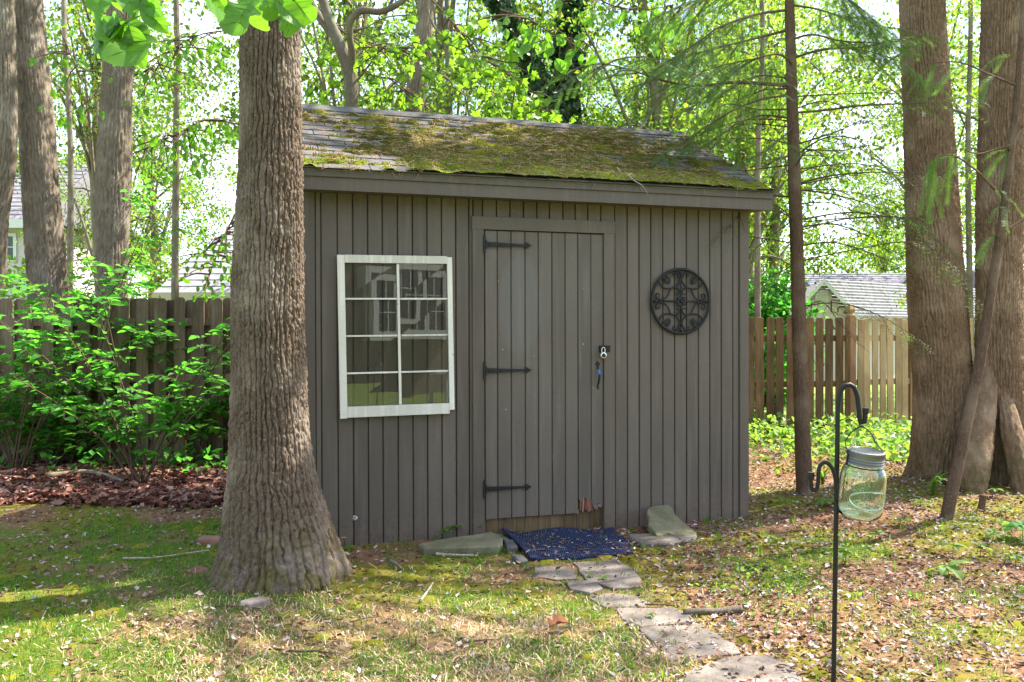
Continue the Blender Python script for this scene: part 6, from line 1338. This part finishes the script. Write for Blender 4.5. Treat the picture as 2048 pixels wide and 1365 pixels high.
# dandelions
YEL = plain('dandelion_yellow', (.75, .48, .01), .7); SEED = plain('seed_fluff', (.72, .70, .66), .9)
P = gpt(708, 1092); dn = thing('dandelion_clock', 'white dandelion seed head standing against the shed wall', 'flower', tuple(P)); hh_ = wall(711, 1043, -.1)[1] - P[2]; off = wall(711, 1043, -.1)
g = Geo(); g.tube(spline([(0, 0, 0), (-.006, 0, hh_ * .5), (.008, 0, hh_)], 8), .0018, 5); obj('stalk', g, COVER, dn, True, True)
g = Geo(); r_ = np.random.default_rng(5)
for k in range(90): d = r_.normal(0, 1, 3); d /= np.linalg.norm(d); c_ = np.array([.008, 0, hh_]); e = np.cross(d, [.3, .2, 1]); e /= np.linalg.norm(e); f = np.cross(d, e); p = c_ + d * .019; g.add([c_ + d * .003, p - e * .0045, p + f * .003, p + e * .0045, p - f * .003], [[0, 1, 3], [1, 2, 3], [1, 4, 3]])
obj('seed_head', g, SEED, dn, False, True)
P = gpt(688, 1102); dn = thing('dandelion', 'yellow dandelion flower by the right root of the foreground trunk', 'flower', tuple(P)); g = Geo(); g.tube([(0, 0, 0), (.002, 0, .05), (0, 0, .075)], .002, 5); obj('stalk', g, COVER, dn, True, True)
g = Geo()
for k in range(44): a = k * 2.4; r = .004 + .014 * (k / 44); g.add([(r * .3 * math.cos(a), r * .3 * math.sin(a), .076), (r * math.cos(a - .18), r * math.sin(a - .18), .084 - .3 * r), (1.12 * r * math.cos(a), 1.12 * r * math.sin(a), .085 - .35 * r), (r * math.cos(a + .18), r * math.sin(a + .18), .084 - .3 * r)], [[0, 1, 2, 3]])
obj('flower_head', g, YEL, dn, False, True); 
for k in range(5): a = k * 1.3; piece('leaf', SD[k % 2], dn, (0, 0, .006), (0.3, 0, a), (.8, 1, 1))

# ------------------------------------------------------------------ shepherd's hook and jar lantern
YK = 2.30
def K(px, py, dy=0.0): return at(px, py, YK + dy)
foot = K(1664, 1500); b0 = K(1667, 1365); dirp = (b0 - K(1676, 830)); foot = b0 + dirp / dirp[2] * (-.02 - b0[2]) if False else np.array([b0[0] - .012, YK, float(gz(b0[0], YK)) - .05])
hk = thing('shepherds_hook', 'black double shepherd hook standing in the right foreground', 'garden hook', (foot[0], foot[1], float(gz(foot[0], foot[1]))))
g = Geo(); P = [foot, b0, K(1671, 1120), K(1675, 880), K(1677, 810), K(1682, 782), K(1692, 770), K(1704, 771), K(1713, 786), K(1717, 812), K(1719.5, 838), K(1723, 849), K(1728, 846), K(1730.5, 836), K(1731, 824)]
S = spline(P, 110); g.tube(S, .0064, 12); obj('pole', g, IRON, hk, smooth=True)
g = Geo(); P = [K(1673, 1000, -.013), K(1672, 978, -.013), K(1669, 950, -.013), K(1661, 932, -.013), K(1650, 925, -.013), K(1641, 931, -.013), K(1637, 948, -.013), K(1636, 968, -.013), K(1632, 980, -.013), K(1626, 981, -.013), K(1622.5, 972, -.013), K(1622, 957, -.013)]
g.tube(spline(P, 70), .0052, 12); obj('side_hook', g, IRON, hk, smooth=True)
for (x, y0, y1, dy) in ((1731.2, 828, 816.5, 0), (1621.8, 960, 945, -.013)):
    g = Geo(); a, c_ = K(x, y0, dy), K(x + .6, y1, dy); g.tube([a, a * .75 + c_ * .25, c_], [.0066, .0084, .0088], 12); obj('end_cap', g, IRON, hk, smooth=False)
# jar: axis leans a little; local frame at its centre
top_ = K(1725.5, 921); botm = K(1717, 1034); ax = top_ - botm; H = float(np.linalg.norm(ax)) ; ax /= H
xx_ = np.array([1, 0, 0]) - ax * ax[0]; xx_ /= np.linalg.norm(xx_); yy_ = np.cross(ax, xx_); MJ = np.stack([xx_, yy_, ax], 1)
tl_ = R(6); Rt = np.array([[1, 0, 0], [0, math.cos(tl_), -math.sin(tl_)], [0, math.sin(tl_), math.cos(tl_)]]); MJ = MJ @ Rt
rj = 44.0 / F * YK
jar = thing('jar_lantern', 'clear glass jar lantern with grey metal lid hanging from the hook', 'lantern', tuple(botm))
out_ = [(.0005, .000), (.55, .0), (.80, .015), (.93, .07), (.99, .17), (1.0, .30), (1.0, .66), (.985, .76), (.92, .855), (.80, .925), (.755, .96), (.755, 1.0)]
inn = [(.715, 1.0), (.715, .955), (.76, .915), (.875, .845), (.94, .755), (.955, .66), (.955, .30), (.945, .18), (.88, .09), (.76, .045), (.55, .032), (.0005, .032)]
prof = [(r * rj, z * H) for r, z in out_ + inn]; prof = np.array(prof)
def densify(p, n=6): q = spline(p, len(p) * n); q[:, 0] = np.maximum(q[:, 0], .0004); return q
g = Geo(); g.lathe(np.concatenate([densify(prof[:len(out_)], 3), densify(prof[len(out_):], 3)]), (0, 0, 0), 56, None, MJ); obj('glass', g, JAR, jar, True, True)
g = Geo(); c_ = []                                     # raised oval moulded on the front
for a in np.linspace(0, 2 * math.pi, 49): th = -math.pi / 2 + .10 + .95 * math.cos(a); z = (.40 + .155 * math.sin(a)) * H; c_.append((MJ @ np.array([rj * 1.004 * math.cos(th), rj * 1.004 * math.sin(th), z])))
g.tube(c_, .0020, 8, cap=False); obj('embossed_oval', g, JAR, jar, True, True)
LID = plain('lid_metal', (.20, .21, .22), .42, .5, .75, .35, 50, .15); lm = .775 * rj
g = Geo(); z0, z1 = .955 * H, 1.20 * H; pr = [(lm * .97, z0), (lm * 1.02, z0 + .001)]
for q in range(9): z = z0 + (z1 - z0) * (.05 + .06 * q); pr += [(lm * (1.02 if q % 3 else 1.055), z)]
pr += [(lm * 1.03, z0 + (z1 - z0) * .62), (lm * 1.05, z1 - .004), (lm * 1.03, z1 - .001), (lm * .95, z1)]
g.lathe(pr, (0, 0, 0), 56, None, MJ)
for q in range(72): a = q * 2 * math.pi / 72; d = np.array([math.cos(a), math.sin(a), 0]); e = np.array([-math.sin(a), math.cos(a), 0]); c0 = d * lm * 1.045 + np.array([0, 0, z0 + (z1 - z0) * .79]); g.obox(MJ @ c0, MJ @ (e * lm * .022), MJ @ (d * lm * .02), MJ @ np.array([0, 0, (z1 - z0) * .15]))
lid = obj('lid', g, LID, jar, False, True)
g = Geo(); g.lathe([(lm * .95, z1 - .0005), (lm * .90, z1 - .002), (lm * .88, z1 - .0015), (.0004, z1 - .001)], (0, 0, 0), 56, None, MJ); obj('lid_top', g, plain('lid_panel', (.10, .11, .13), .25, .5, .5, .5, 30, .1), lid, True, True)
g = Geo(); hookp = K(1723.5, 851.5)
for s in (-1, 1):
    nk = botm + MJ @ np.array([s * .80 * rj, 0, .93 * H]); mid = K(1691 if s < 0 else 1751, 885); m2 = K(1702 if s < 0 else 1741, 866)
    S = spline([hookp, m2, mid, nk + MJ @ np.array([s * .03 * rj, 0, .22 * H]), nk], 26); g.tube(S, .0017, 6, cap=False)
c_ = [botm + MJ @ np.array([.80 * rj * math.cos(a), .80 * rj * math.sin(a), .925 * H]) for a in np.linspace(0, 2 * math.pi, 41)]; g.tube(c_, .0016, 6, cap=False); obj('bail_wire', g, IRON, jar, smooth=True)
